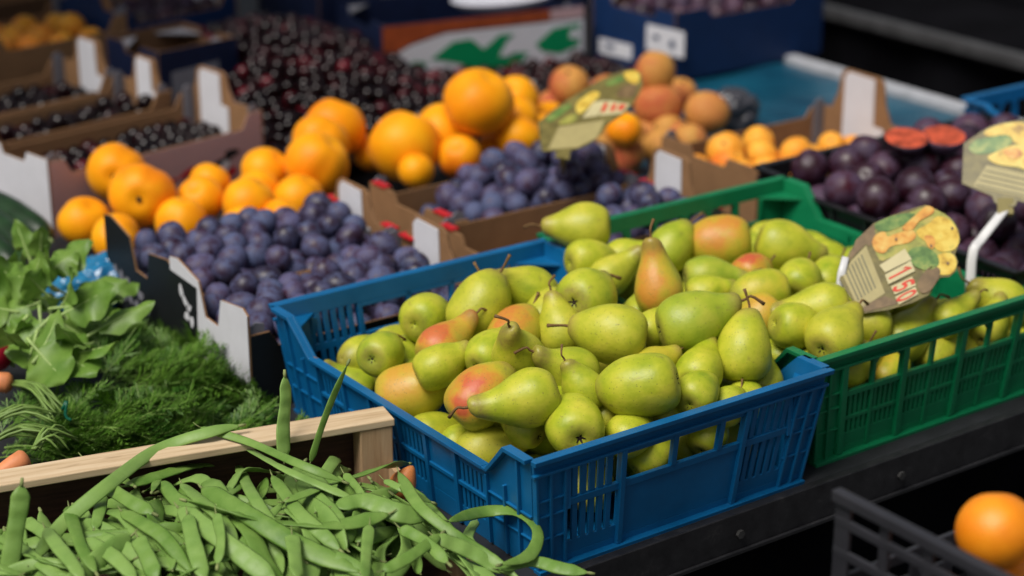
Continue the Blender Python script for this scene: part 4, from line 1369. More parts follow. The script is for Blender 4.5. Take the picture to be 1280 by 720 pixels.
AC = [(907,188,24,.075,.3,"apricot at the left of the shallow tray, in the upper row"), (948,177,20,.075,.5,"reddish apricot on top in the shallow tray"),
      (953,194,21,.065,.2,"yellow apricot in the middle of the shallow tray"), (996,192,22,.070,.15,"bright yellow apricot right of the middle one in the shallow tray"),
      (871,210,18,.05,.6,"apricot in the left corner of the shallow tray"), (910,206,23,.055,.7,"apricot with a dark stem scar by the tray front"),
      (1040,182,18,.06,.2,"apricot below the white tab of the shallow tray"), (985,216,22,.05,.3,"apricot seen behind the bar of the black crate"),
      (1035,205,16,.055,.3,"small apricot just above the bar of the black crate"), (930,224,18,.045,.5,"apricot low beside the corner of the green crate")]
for i, (px, py, r, z, bl, lab) in enumerate(AC):
    p = W(px, py, z); R = r * depth(p) / FPX
    fruit("apricot", APRI[i % 2], p, R, axis_quat(Vector((rnd.uniform(-.7, .7), -.4, .6)).normalized(), rnd.uniform(0, 6)), lab, "apricot", "apricots in the shallow tray", bl, ("stem_scar", STEMSCAR))
for k in range(14):
    p = Vector((1.11 + .056 * (k % 7), .845 + .09 * (k // 7), .045))
    fruit("apricot", APRI[k % 2], p, .028, rq(), "apricot of the bottom layer in the shallow tray", "apricot", "bottom apricots in the shallow tray", .3)

# the orange in the dark grey crate
p = W(1246, 664, .255)
mb = MB()
o = fruit("orange", ball(2.0, 40, 24, .97, .015, 0, .05).mesh("orange", MT["peel"], True), p, 51 * depth(p) / FPX, axis_quat(Vector((.2, .3, .9)).normalized(), 0), "single round orange in the dark grey lattice crate", "orange", None, None, ("stem_scar", STEMSCAR))
# fruit buried below it so that it rests on something
for (dx, dy) in ((.09, .03), (.085, -.045)):
    fruit("orange", o.data, p + Vector((dx * .7, dy * .7, -.085)), .034, rq(), "orange of the lower layer in the dark grey lattice crate", "orange", "lower oranges in the grey crate", None, ("stem_scar", STEMSCAR))

# --- dark cherries
cher = []
for (org, L, Wd, _), n, sd in zip(CT, (62, 60, 60), (21, 22, 23)):
    for p, r in pile(None, None, .012, L - .012, .010, Wd - .010, lambda x, y: .034 + .014 * np.sin(np.clip(x / .47, 0, 1) * 3.1) + .022 * np.clip(x / .47 - .3, 0, 1), n + 14, .0168, "", "", "", sd, org, TR, 110):
        cher.append((p, r, "dark cherry in the angled trays at the far left", "dark cherries in the angled trays", "tray"))
def hC(x, y):
    a = .11 * math.exp(-((x - .88) / .20) ** 2 - ((y - 2.12) / .34) ** 2)
    b = .05 * math.exp(-((x - .75) / .2) ** 2 - ((y - 1.85) / .2) ** 2)
    c = .012 * math.exp(-((x - 1.38) / .28) ** 2 - ((y - 1.75) / .13) ** 2)
    return (.02 if x < 1.02 else .006) + a + b + c
rg = random.Random(5)
heap = []
st = .0305
j = 0
y = 1.50
while y < 2.46:
    x = .56 + (st / 2 if j % 2 else 0)
    while x < 1.78:
        inside = (x > .53 + .10 * (y - 1.5)) and (y > 1.46 + .10 * max(0, x - .6)) and not (x > 1.04 and y > 2.27) and not (x > 1.03 and y > 1.985 - .18 * (x - 1.05)) and not (x > 1.56) and not (x < .74 and y > 2.0) and not (x > 1.1 and y < 1.56)
        if inside and x < 1.60:
            h = hC(x, y)
            for lay in (0, 1):
                px_, py_ = x + rg.uniform(-.010, .010) + lay * st * .5, y + rg.uniform(-.010, .010) + lay * st * .35
                heap.append((Vector((px_, py_, max(.001, h - .0 - lay * .015 + rg.uniform(-.010, .010)))), rg.uniform(.0148, .0178), lay))
        x += st
    y += st * .866; j += 1
top = sorted([q for q in heap if q[2] == 0], key=lambda q: (q[0] - CAM).length)
low = [q for q in heap if q[2] == 1]
NT = 190
for p, r, _ in top[:NT]:
    cher.append((p, r, "dark cherry in the loose heap behind the orange fruit", "dark cherries in the loose heap", "heap"))
tr = [c for c in cher if c[4] == "tray"]; hp = [c for c in cher if c[4] == "heap"]
tr.sort(key=lambda c: -c[0].z)
rest = top[NT:] + low
for p, r, lab, gr, _ in tr[:105] + hp:
    fruit("cherry", CHER[rnd.randrange(2)], p, r, rq(), lab, "cherry", gr)
mb = MB()
src = CHER[1]
sv = np.array([v.co[:] for v in src.vertices]); sf = [tuple(f.vertices) for f in src.polygons]
m2 = Mat("cherry_mass_skin", 0.10, 0.32)
gi = m2.n("ShaderNodeNewGeometry")
m2.color(m2.ramp(gi.outputs["Random Per Island"], [(0.0, (0.004, 0.0008, 0.001)), (0.6, (0.010, 0.001, 0.002)), (0.88, (0.03, 0.002, 0.004)), (1.0, (0.11, 0.005, 0.012))]))
for c in rest + [(c[0], c[1]) for c in tr[105:]]:
    R3 = np.array(rq().to_matrix())
    mb.add((sv @ R3.T) * c[1] + np.array(c[0]), sf)
tag(mb.build("cherries", m2.m, smooth=True), "mass of dark cherries filling the heap and trays at the back", "cherries", kind="stuff")
mb = MB()
for p, r, _ in top[::7]:
    an = rg.uniform(0, 6.28)
    mb.tube([p + Vector((0, 0, r * .8)), p + Vector((math.cos(an) * .012, math.sin(an) * .012, r + .010)), p + Vector((math.cos(an) * .035, math.sin(an) * .035, r + .012))], .0008, 4)
# cherries in the blue box and pale fruit at the far left trays
def local_pile(name, meshes, org, rot, box, z, n, r, label, cat, group, seed, blush=None):
    rg = random.Random(seed); c, s = math.cos(rot), math.sin(rot)
    k = 0
    x0, x1, y0, y1 = box
    nx = max(1, int((x1 - x0) / (2 * r))); ny = max(1, int((y1 - y0) / (2 * r)))
    for i in range(nx):
        for j in range(ny):
            x = x0 + (x1 - x0) * (i + .5) / nx + rg.uniform(-.1, .1) * r; y = y0 + (y1 - y0) * (j + .5) / ny + rg.uniform(-.1, .1) * r
            p = Vector((org[0] + c * x - s * y, org[1] + s * x + c * y, z + rg.uniform(-.35, .35) * r))
            fruit(name, rg.choice(meshes), p, r * rg.uniform(.9, 1.02), rq(rg), label, cat, group, blush)
local_pile("dark_plum", BIGP, (1.600, 1.650), math.radians(1), (.03, .43, .03, .27), .118, 0, .026, "dark plum in the blue cardboard box with white labels", "plum", "dark plums in the blue cardboard box", 31)
local_pile("apricot", APRI, (.15, 2.82), TR, (.02, .34, .02, .34), .108, 0, .042, "amber fruit in the farthest tray at the top left", "apricot", "amber fruit in the farthest tray", 32, .35)
local_pile("dark_plum", BIGP, (-.18, 2.20), TR, (.02, .38, .02, .22), .065, 0, .028, "black plum in the dark blue tray at the left edge", "plum", "black plums in the dark blue tray", 33)
local_pile("apricot", APRI, (.28, 2.36), TR, (.02, .34, .02, .24), .09, 0, .034, "amber fruit in the tray behind the small navy box", "apricot", "amber fruit behind the small navy box", 34, .5)
local_pile("dark_plum", BIGP, (.62, 2.44), TR, (.02, .32, .02, .24), .09, 0, .028, "dark plum in the tray with the large white tab at the top", "plum", "dark plums at the top", 35)

# ================================================================== flat green beans
def hBean(x, y):
    """top of the bean heap"""
    c, s = math.cos(math.radians(13)), math.sin(math.radians(13))
    u = c * (x + .004) - s * (y - .315); v = s * (x + .004) + c * (y - .315)   # box coordinates
    h = .064 + .030 * math.exp(-((u + .27) / .2) ** 2 - ((v + .19) / .13) ** 2)
    h -= .030 * max(0, min(1, (v + .075) / .07))
    h -= .045 * max(0, min(1, (u + .05) / .08))
    return max(.012, h)

def bean_mesh(path, width, seed, n=26, seg=10, facing=None, twist=0.0):
    """flat pod swept along path; width = full width in metres; facing = direction its flat side looks"""
    rg = random.Random(seed)
    pts = spline(path, n)
    mb = MB(); vs = []
    L = sum((pts[i + 1] - pts[i]).length for i in range(n - 1))
    ph = rg.uniform(0, 6)
    for i, p in enumerate(pts):
        t = i / (n - 1)
        T = (pts[min(i + 1, n - 1)] - pts[max(i - 1, 0)]).normalized()
        N = Vector(facing) if facing is not None else Vector((0, 0, 1))
        N = (N - T * N.dot(T)).normalized()
        B_ = T.cross(N)
        a = twist * (t - .5)
        N2 = N * math.cos(a) + B_ * math.sin(a); B2 = B_ * math.cos(a) - N * math.sin(a)
        prof = min(1.0, (t / .12) ** .65 if t > 0 else 0) * min(1.0, ((1 - t) / .19) ** .75 if t < 1 else 0)
        prof = max(prof, .10)
        seedb = .5 + .5 * math.sin(t * L / .021 * 6.283 + ph)
        hw = width * .5 * prof * (1 + .06 * math.sin(t * 9 + ph) + .025 * seedb)
        ht = (width * .055 + width * .095 * seedb) * (prof ** .7)
        for k in range(seg):
            an = 2 * math.pi * k / seg
            ca, sa = math.cos(an), math.sin(an)
            vs.append(p + B2 * (hw * math.copysign(abs(ca) ** .9, ca)) + N2 * (ht * sa))
    fs = [(i * seg + k, i * seg + (k + 1) % seg, (i + 1) * seg + (k + 1) % seg, (i + 1) * seg + k) for i in range(n - 1) for k in range(seg)]
    fs.append(tuple(range(seg - 1, -1, -1))); fs.append(tuple((n - 1) * seg + k for k in range(seg)))
    mb.add(vs, fs)
    # tail at one end, stalk at the other
    e0 = (pts[0] - pts[1]).normalized(); e1 = (pts[-1] - pts[-2]).normalized()
    tb = MB()
    tb.tube([pts[0] - e0 * .001, pts[0] + e0 * .004 + Vector((0, 0, .001)), pts[0] + e0 * .010 + Vector((0, 0, .004))], [width * .07, width * .06, .0004], 6)
    sb = MB()
    sb.tube([pts[-1] - e1 * .002, pts[-1] + e1 * .003, pts[-1] + e1 * .008], [width * .10, .0022, .0016], 6)
    return mb, tb, sb

def put_bean(path, width, seed, label, group=None, facing=None, twist=0.0):
    mb, tb, sb = bean_mesh(path, width, seed, facing=facing, twist=twist)
    o = mb.build("green_bean", MT["bean"], smooth=True)
    c = Vector(path[len(path) // 2])
    o.data.transform(Matrix.Translation(-c)); o.location = c
    for nm, q in (("tail", tb), ("stalk", sb)):
        ch = q.build(nm, MT["beantip"], o, smooth=True); ch.data.transform(Matrix.Translation(-c))
    tag(o, label, "bean", group)
    return o

# pods drawn one by one: pixels, width in px, lifts above the heap, label
HB = [
 ([(39,705),(78,655),(133,608),(195,563),(262,540),(300,532)], 20, [.012,.02,.045,.102,.114,.114], "long arched flat bean lying up over the pale wooden slat"),
 ([(250,534),(312,553),(374,580),(429,602)], 13, [.112,.108,.052,.038], "thin bean resting on the wooden slat and running down to the corner post"),
 ([(296,553),(351,584),(400,606),(443,624)], 14, [.05,.042,.034,.026], "thin bean just below the one on the wooden slat"),
 ([(156,608),(219,588),(260,579),(297,569)], 22, [.025,.032,.034,.03], "broad dark bean under the long arched one at the back board"),
 ([(133,608),(160,625),(192,642)], 21, [.035,.03,.02], "short bean end crossing below the long arched bean"),
 ([(105,573),(121,582),(140,592),(168,608)], 19, [.05,.045,.04,.03], "bean tip poking above the slat at the left"),
 ([(227,604),(250,625),(273,645),(297,676)], 20, [.02,.02,.018,.01], "bean slanting down in the middle under the thin ones"),
 ([(252,610),(304,640),(370,680),(452,716)], 30, [.02,.024,.022,.015], "long broad bean running diagonally through the middle of the heap"),
 ([(223,635),(268,668),(310,700),(345,726)], 30, [.022,.026,.022,.012], "broad bumpy bean lying below the long diagonal one"),
 ([(234,643),(240,672),(248,700),(256,726)], 24, [.03,.03,.028,.02], "bean hanging straight down at the centre bottom"),
 ([(297,580),(312,612),(332,644),(350,665)], 18, [.02,.022,.02,.01], "narrow bean steeply slanting under the wooden slat"),
 ([(340,594),(371,637),(400,665),(425,688)], 21, [.018,.02,.02,.015], "bean beside the narrow steep one, nearer the corner post"),
 ([(371,602),(404,630),(422,652),(432,672)], 25, [.015,.018,.018,.01], "wide bean just left of the corner post"),
 ([(420,634),(455,626),(495,640),(535,648)], 30, [.022,.028,.028,.02], "wide bumpy bean lying level below the corner post"),
 ([(498,590),(522,630),(562,664),(606,694),(650,724)], 18, [.030,.036,.034,.03,.03], "long bean along the blue crate from the shallot to the bottom"),
 ([(560,652),(603,640),(645,640),(672,664),(662,694),(626,706)], 19, [.040,.046,.050,.050,.046,.040], "curled hook shaped bean at the right beside the blue crate"),
 ([(622,712),(665,702),(700,710),(735,716)], 20, [.03,.034,.034,.03], "bean pointing right over the table edge at the bottom"),
 ([(152,639),(180,655),(205,672),(240,716)], 22, [.02,.024,.024,.015], "bean with a pale tip left of the centre bottom"),
 ([(172,672),(183,694),(196,724)], 24, [.03,.03,.025], "stubby bean standing down at the lower left"),
 ([(56,660),(72,682),(90,704),(104,726)], 21, [.024,.03,.032,.025], "bean with a thin curved tail at the lower left"),
 ([(86,633),(92,655),(102,684),(120,716)], 20, [.025,.028,.028,.02], "slim bean with a tail pointing up at the lower left"),
 ([(30,650),(52,664),(80,684)], 19, [.012,.015,.01], "dark bean in the shade at the far left of the box"),
 ([(365,668),(368,690),(372,724)], 22, [.035,.035,.03], "bean with a cut end standing down at the bottom middle"),
 ([(462,656),(458,690),(456,726)], 17, [.03,.032,.03], "narrow bean standing down below the wide level one"),
 ([(129,618),(124,640),(118,662)], 17, [.022,.02,.01], "short pale bean under the arched one at the left"),
 ([(390,688),(425,700),(470,724)], 24, [.02,.02,.01], "broad bean end at the bottom right of the middle"),
 ([(479,714),(515,694),(552,667)], 18, [.026,.03,.028], "bean slanting up to the right below the hook shaped one"),
 ([(545,672),(590,690),(630,716)], 24, [.024,.026,.022], "wide bean under the hook shaped one"),
 ([(430,592),(448,612),(462,640)], 12, [.03,.026,.018], "thin bean tip beside the corner post"),
 ([(228,560),(205,585),(190,615)], 13, [.05,.04,.03], "thin bean crossing behind the broad dark bean"),
 ([(105,674),(140,694),(170,724)], 22, [.02,.022,.02], "broad light bean low at the left bottom"),
 ([(270,642),(276,672),(272,706)], 16, [.036,.036,.03], "narrow bean lying across the broad bumpy one"),
 ([(500,660),(530,676),(560,704)], 18, [.024,.026,.02], "bean between the corner post and the hook shaped bean"),
 ([(596,650),(585,672),(600,690)], 15, [.02,.022,.02], "short bean inside the curl of the hook shaped one"),
 ([(320,656),(350,670),(380,700)], 20, [.014,.014,.01], "bean just under the long diagonal one"),
 ([(480,600),(505,612),(540,628)], 12, [.02,.022,.02], "thin bean end by the shallot"),
]
for i, (px, wd, lf, lab) in enumerate(HB):
    path = [W(x, y, l) if l >= .1 else WH(x, y, hBean, l * .8) for (x, y), l in zip(px, lf)]
    d = depth(path[len(path) // 2])
    T = (path[-1] - path[0]).normalized()
    face = (-FW * .65 + Vector((0, 0, .8)) + RT * random.Random(i).uniform(-.5, .5))
    put_bean(path, wd * .88 * d / FPX, i, lab, "flat green beans", face, random.Random(i + 9).uniform(-.5, .5))
# two pods standing up above the slat and one at the left edge
for i, (base, pts, wd, lab) in enumerate((
    ((355,574), [(355,574),(354,535),(357,500),(356,470)], 19, "bean standing upright in front of the carrot greens, pointed end up"),
    ((388,578), [(388,578),(400,540),(414,502),(434,456)], 10, "thin curved bean sticking up over the slat beside the blue crate"),
    ((12,716), [(10,722),(17,675),(24,635),(27,606)], 23, "fat bean standing up at the left edge against the box"))):
    b0 = W(*base, (.085, .085, .075)[i])
    path = [WD(x, y, b0 + FW * .002 * k) for k, (x, y) in enumerate(pts)]
    put_bean(path, wd * depth(b0) / FPX, 70 + i, lab, "flat green beans", -FW + RT * (.9 if i != 2 else .3), .3)
# the rest of the heap
rg = random.Random(21)
for i in range(190):
    lay = i / 190
    u = rg.uniform(-.60, .02); v = rg.uniform(-.33, -.10)
    c, s = math.cos(math.radians(-13)), math.sin(math.radians(-13))
    x = -.004 + c * u - s * v; y = .315 + s * u + c * v
    L = rg.uniform(.16, .26); an = rg.gauss(1.42, .50)
    if rg.random() < .12: an = rg.uniform(0, 3.14)
    k = rg.uniform(-2.8, 2.8)
    path = []
    ok = True
    lift = -.034 + .047 * lay + rg.uniform(-.006, .006)
    for q in range(5):
        t = (q / 4 - .5) * L
        a2 = an + k * t
        wb = .006 * math.sin(q * 2.1 + i)
        xx = x + math.cos(a2) * t - math.sin(a2) * wb; yy = y + math.sin(a2) * t + math.cos(a2) * wb
        uu = c * (xx + .004) + s * (yy - .315); vv = -s * (xx + .004) + c * (yy - .315)
        if vv > -.004 or uu > .004 or vv < -.46: ok = False
        path.append(Vector((xx, yy, max(.010, hBean(xx, yy) + lift + .005 * math.sin(q * 1.9 + i * 2.3)))))
    if not ok: continue
    o = put_bean(path, rg.uniform(.0145, .0240), 200 + i, "flat green bean lying loose in the heap of the wooden box", "loose flat green beans in the heap",
             Vector((rg.uniform(-1.2, 1.2), rg.uniform(-1.2, .4), 1)), rg.uniform(-1.2, 1.2))

# shallot by the corner post
p = W(503, 606, .045)
mb = ball(2.0, 24, 14, 1.1, .05, 0, 0, .5)
o = mb.build("shallot", MT["shallot"], smooth=True); o.location = p; o.scale = (.017,) * 3
o.rotation_euler = (.3, .5, .4)
tag(o, "small orange brown shallot wedged between the corner post and the blue crate", "shallot")
mb = MB()
for k in range(14):
    an = k * .45; dr = RT * .9 - UP * .3
    dr = Vector((.8 + .2 * math.cos(an), -.25 + .35 * math.sin(an), .1 + .25 * math.cos(an * 1.7)))
    mb.tube([Vector((.5, 0, -.6)), Vector((.5, 0, -.6)) + dr * .8, Vector((.5, 0, -.7)) + dr * 1.9], [.03, .03, .012], 4)
mb.build("roots", MT["stick"], o)

# ================================================================== greens at the left
def hGreen(x, y):
    # heap of carrot greens sloping down to the wooden slat
    v = (y - .42) / .4
    k = max(0, min(1, (-.04 - x) / .17))
    return .002 + .024 * k + (.002 + .038 * k) * max(0, min(1, v * 1.2))

def frond(mb, base, dr, L, rg, stem_mi=1, leaf_mi=0):
    dr = dr.normalized()
    side = dr.cross(Vector((0, 0, 1)))
    side = side.normalized() if side.length > .1 else Vector((1, 0, 0))
    up = side.cross(dr)
    droop = rg.uniform(.5, 1.3); sway = rg.uniform(-.12, .12)
    def pt(t):
        return base + dr * (L * t) + Vector((0, 0, -droop * L * t * t * .5)) + side * (sway * L * t * t)
    mb.tube([pt(t / 7) for t in range(8)], [.0016 - .00018 * k for k in range(8)], 5, stem_mi)
    nP = 9
    for i in range(nP):
        t = .25 + .75 * i / nP + rg.uniform(-.02, .02)
        o = pt(t)
        pl = L * .30 * math.sin(min(1, (1 - t) * 1.25 + .14) * 1.57) * rg.uniform(.7, 1.2)
        for sg in (-1, 1):
            pd = (dr * .75 + side * sg * rg.uniform(.45, .9) + up * rg.uniform(-.3, .5)).normalized()
            px_ = pd.cross(up).normalized(); q2 = px_.cross(pd)
            nl = 6
            for j in range(nl + 1):
                tt = (j + .5) / (nl + .5)
                b = o + pd * pl * tt + Vector((0, 0, -.18 * pl * tt * tt))
                for s2 in ((-1, 1) if j < nl else (0,)):
                    ld = (pd * .9 + px_ * s2 * .6 + q2 * rg.uniform(-.45, .45)).normalized()
                    ll = pl * .34 * (1.2 - .6 * tt) * rg.uniform(.7, 1.3) + .003
                    wv = ld.cross(q2); wv = (wv.normalized() if wv.length > .05 else px_) * (ll * .055 + .00055)
                    m_ = b + ld * ll * .5
                    mb.add([b, m_ + wv, b + ld * ll, m_ - wv], [(0, 1, 2, 3)], leaf_mi)
                    for s3 in (-1, 1):
                        l3 = (ld + wv.normalized() * s3 * .7).normalized() * ll * .5
                        w3 = wv * .8
                        b3_ = b + ld * ll * .35
                        mb.add([b3_ - w3 * .5, b3_ + w3 * .5, b3_ + l3], [(0, 1, 2)], leaf_mi)
            tp = o + pd * pl; wv = px_ * .0005
            mb.add([o - wv, o + wv, tp + wv, tp - wv], [(0, 1, 2, 3)], stem_mi)

def bunch(label, base_px, aim_px, n, spread, seed, lo=.13, hi=.23, z0=.030):
    """tied stalks at the base, feathery tops fanning out towards aim_px"""
    rg = random.Random(seed)
    b0 = W(*base_px, z0); t1 = W(*aim_px, z0)
    c0 = Vector((b0.x, b0.y, 0))
    t = thing("carrot_bunch", label, "carrot bunch", c0, 0, "bunches of carrots")
    mb = MB()
    d0 = (t1 - b0); an0 = math.atan2(d0.y, d0.x)
    for i in range(n):
        an = an0 + rg.gauss(0, spread)
        far = rg.random() ** .8
        b = Vector((b0.x + math.cos(an) * d0.length * .75 * far + rg.gauss(0, .012), b0.y + math.sin(an) * d0.length * .75 * far + rg.gauss(0, .012), 0))
        b.z = max(.0, z0 - .02 + rg.uniform(-.012, .022) - .02 * far)
        a2 = an + rg.gauss(0, .55)
        frond(mb, b - c0, Vector((math.cos(a2), math.sin(a2), rg.uniform(.05, .75))), rg.uniform(lo, hi) * (1 - .35 * far), rg)
    out = []
    for (x, y, z) in mb.v:
        X, Y = x + c0.x, y + c0.y
        lim = .315 + .013 - (X + .004) * .231
        if Y < lim: z = max(z, .105) if Y > lim - .05 else z
        if X > -.036 and Y > .36: X = -.036 - (X + .036) * .15
        elif X > -.012: X = -.012
        out.append((X - c0.x, Y - c0.y, max(z, -.008)))
    mb.v = out
    mb.build("foliage", [MT["frond"], MT["carrotstem"]], t)
    return t
b1 = bunch("carrot greens fanning out towards the white end of the plum tray", (110, 490), (350, 440), 60, .42, 1)
b2 = bunch("carrot greens with a green twist tie, spread along the pale slat", (70, 535), (400, 520), 58, .26, 2, .11, .19, .035)
b3 = bunch("carrot greens with thin stems and a carrot at the left edge of the slat", (-30, 545), (160, 530), 36, .40, 3, .10, .18, .04)
b4 = bunch("thick feathery carrot greens below the broad radish leaves", (110, 455), (290, 400), 30, .40, 4, .10, .17, .03)
def carrot(par, px, py, z, dirv, L, R):
    p = W(px, py, z)
    mb = MB(); dirv = dirv.normalized()
    mb.tube([p + dirv * L * t for t in (-.02, .0, .05, .2, .5, .8, 1.0)], [R * .3, R * .75, R, R * .95, R * .7, R * .35, R * .08], 16)
    o = mb.build("carrot", MT["carrot"], par, smooth=True)
    o.matrix_parent_inverse = Matrix.Translation(-par.location)
    return p
def stems(par, px0, targets, z, n, rg):
    mb = MB()
    p0 = W(*px0, z)
    for i in range(n):
        tx, ty, tz = targets
        a_ = W(tx + rg.uniform(-14, 14), ty + rg.uniform(-10, 10), tz + rg.uniform(-.01, .012))
        m_ = (p0 + a_) / 2 + Vector((rg.uniform(-.006, .006), rg.uniform(-.006, .006), .012 + rg.uniform(0, .008)))
        mb.tube(spline([p0 + Vector((rg.uniform(-.004, .004), rg.uniform(-.004, .004), rg.uniform(-.003, .003))), m_, a_], 7), [.0026, .0024, .0021, .0019, .0017, .0015, .0012], 6)
    o = mb.build("stem_bundle", MT["carrotstem"], par, smooth=True)
    o.matrix_parent_inverse = Matrix.Translation(-par.location)
rg = random.Random(8)
carrot(b3, 14, 479, .060, -RT + UP * .1, .10, .0145); stems(b3, (20, 480), (72, 518, .055), .062, 11, rg)
carrot(b2, 34, 572, .098, -RT * .9 - UP * .55 - FW * .3, .09, .0135); stems(b2, (44, 560), (85, 553, .09), .100, 9, rg)
stems(b3, (-20, 560), (70, 545, .075), .075, 12, rg); stems(b3, (-15, 530), (60, 520, .065), .065, 8, rg)
mb = MB(); pa = W(78, 512, .070); mb.tube(spline([pa, pa + UP * .012 + RT * .006, pa + RT * .004 - UP * .008, pa - UP * .014 + RT * .012], 9), .0022, 6)
o = mb.build("twist_tie", MT["tie"], b2, smooth=True); o.matrix_parent_inverse = Matrix.Translation(-b2.location)

# radish leaves: spoon shaped blades on pale ribs
def leaf(mbL, mbR, base, tipd, L, Wd, rg, upv):
    tipd = tipd.normalized(); side = tipd.cross(upv).normalized(); nrm = side.cross(tipd)
    curl = rg.uniform(-.35, .55); cup = rg.uniform(.12, .45)
    nL, nW = 12, 6
    ph = rg.uniform(0, 6)
    def c(t): return base + tipd * L * t + nrm * (-curl * L * t * t)
    st = .26
    vs = []
    for i in range(nL + 1):
        t = st + (1 - st) * i / nL
        q = i / nL
        hw = Wd * .5 * (math.sin(math.pi * min(1, (q * .93 + .05)) ** .75) ** .75) * (1 + .10 * math.sin(q * 17 + ph))
        for j in range(-nW, nW + 1):
            s_ = j / nW
            wav = .085 * Wd * math.sin(q * 13 + ph + (2.1 if j > 0 else 0)) * abs(s_) ** 1.5
            vein = -.035 * Wd * abs(math.sin((q * 7 - abs(s_) * 2.2) * 3.14)) * (1 - abs(s_))
            vs.append(c(t) + side * hw * s_ + nrm * (cup * hw * abs(s_) ** 1.4 + wav + vein))
    w_ = 2 * nW + 1
    mbL.add(vs, [(i * w_ + j, i * w_ + j + 1, (i + 1) * w_ + j + 1, (i + 1) * w_ + j) for i in range(nL) for j in range(2 * nW)])
    mbR.tube([c(t) - nrm * .0004 for t in (0, .12, .25, .45, .65, .85)], [.0030, .0028, .0024, .0018, .0012, .0006], 6)
LV = [  # base px, tip px, z base, z tip, width px
 ((40,330),(20,278),.13,.20,30), ((52,330),(46,283),.13,.20,28), ((70,345),(100,300),.14,.19,48), ((50,350),(78,312),.14,.20,42),
 ((40,370),(-10,335),.13,.18,60), ((45,380),(0,400),.13,.15,80), ((60,370),(30,345),.14,.20,45), ((60,400),(20,440),.12,.14,75),
 ((50,390),(55,450),.12,.12,60), ((70,385),(130,375),.13,.15,50), ((75,395),(142,362),.12,.14,60), ((70,400),(125,430),.11,.12,55),
 ((60,385),(95,455),.11,.11,46), ((110,420),(182,372),.09,.13,36), ((75,410),(80,465),.10,.11,50), ((45,420),(30,470),.10,.10,60),
 ((35,360),(60,330),.15,.20,45), ((80,380),(112,345),.13,.16,45), ((20,390),(-30,380),.12,.14,60), ((90,400),(140,405),.10,.11,45),
 ((40,430),(85,480),.11,.12,70), ((30,400),(-10,440),.12,.14,80), ((90,400),(150,440),.10,.10,60), ((55,350),(10,345),.16,.20,60), ((60,345),(80,318),.15,.2,50), ((70,440),(120,470),.09,.09,60), ((85,370),(150,345),.12,.14,45), ((100,390),(170,410),.10,.11,50),
 ((30,350),(5,310),.13,.18,40), ((60,420),(105,440),.09,.10,60),
]
t = thing("radish_bunch", "bunch of broad light green radish leaves with a red radish at the left edge", "radish bunch", W(60, 430, 0))
mL, mR = MB(), MB()
rg = random.Random(4)
org = Vector(t.location)
for (b, tp, z0, z1, wd) in LV:
    p0 = W(*b, z0 * .92); 
    p1 = WD(*tp, p0 - FW * rg.uniform(-.01, .045))
    d = p1 - p0
    face = (-FW * .7 + Vector((0, 0, .75)) + RT * rg.uniform(-.5, .5)).normalized()
    L = max(d.length * 1.06, .05)
    leaf(mL, mR, p0 - org - d * .15, d, L * 1.15, wd * depth(p0) / FPX * .98, rg, -face)
for i in range(18):
    p0 = W(rg.uniform(-20, 120), rg.uniform(360, 470), rg.uniform(.05, .09))
    an = rg.uniform(0, 6.28)
    leaf(mL, mR, p0 - org, Vector((math.cos(an), math.sin(an), rg.uniform(.0, .5))), rg.uniform(.07, .11), rg.uniform(.04, .06), rg, Vector((0, 0, -1)))
mL.v = [(x, y, max(z, .005)) for x, y, z in mL.v]
mL.build("leaves", MT["leaf"], t, smooth=True); mR.build("leaf_rib", MT["rib"], t, smooth=True)
mb = ball(6.0, 24, 14, 1.1, .03, 0, .1)
o = mb.build("radish", MT["radish"], t, smooth=True); o.location = W(-6, 440, .070) - org; o.scale = (.026,) * 3
# darker lower leaves under the bunches
mb = MB()

# cucumbers at the far left
for i, (a_, b_, lab) in enumerate((((-40, 245), (62, 300), "dark green cucumber at the left edge, upper one beside the white box corner"), ((-50, 262), (40, 318), "dark green cucumber at the left edge, middle one"), ((-60, 285), (20, 335), "dark green cucumber at the left edge, lowest one near the radish leaves"))):
    p0, p1 = W(*a_, .055 - i * .004), W(*b_, .045)
    mb = MB(); mid = (p0 + p1) / 2 + Vector((.0, .0, .012))
    pts = spline([p0, mid, p1], 14)
    mb.tube(pts, [.008, .018, .023, .025, .026, .0265, .0265, .0265, .026, .0255, .025, .023, .017, .006], 18)
    c = mid; o = mb.build("cucumber", MT["cucumber"], smooth=True); o.data.transform(Matrix.Translation(-c)); o.location = c
    mb = MB(); mb.tube([pts[-1] - c - (pts[-1] - pts[-2]).normalized() * .004, pts[-1] - c + (pts[-1] - pts[-2]).normalized() * .008], [.004, .003], 7)
    mb.build("stem", MT["rib"], o, smooth=True)
    tag(o, lab, "cucumber", "cucumbers at the left edge")

# crumpled films
def crumple(name, mat, c, size, seed, label, cat, sub=4):
    bm = bmesh.new(); bmesh.ops.create_icosphere(bm, subdivisions=sub, radius=1.0)
    for v in bm.verts:
        p = v.co.copy()
        f = 1 + .30 * noise3(p * 1.6, seed) + .20 * abs(noise3(p * 3.7, seed + 5)) + .13 * abs(noise3(p * 7.5, seed + 2)) + .06 * abs(noise3(p * 15, seed + 1))
        v.co = Vector((p.x * f * size[0], p.y * f * size[1], max(-.9, p.z) * f * size[2]))
    me = bpy.data.meshes.new(name); bm.to_mesh(me); bm.free()
    me.materials.append(MT[mat]); me.polygons.foreach_set("use_smooth", [True] * len(me.polygons))
    o = link(name, me); o.location = c
    return tag(o, label, cat)
crumple("plastic_bag", "bag", W(128, 352, .040), (.075, .055, .042), 3.0, "crumpled bright blue plastic bag between the radish leaves and the plum trays", "bag", 5)
crumple("plastic_bag", "film", W(918, 136, .035), (.050, .040, .035), 8.0, "dark crumpled clear bag at the end of the peach heap", "bag", 5)

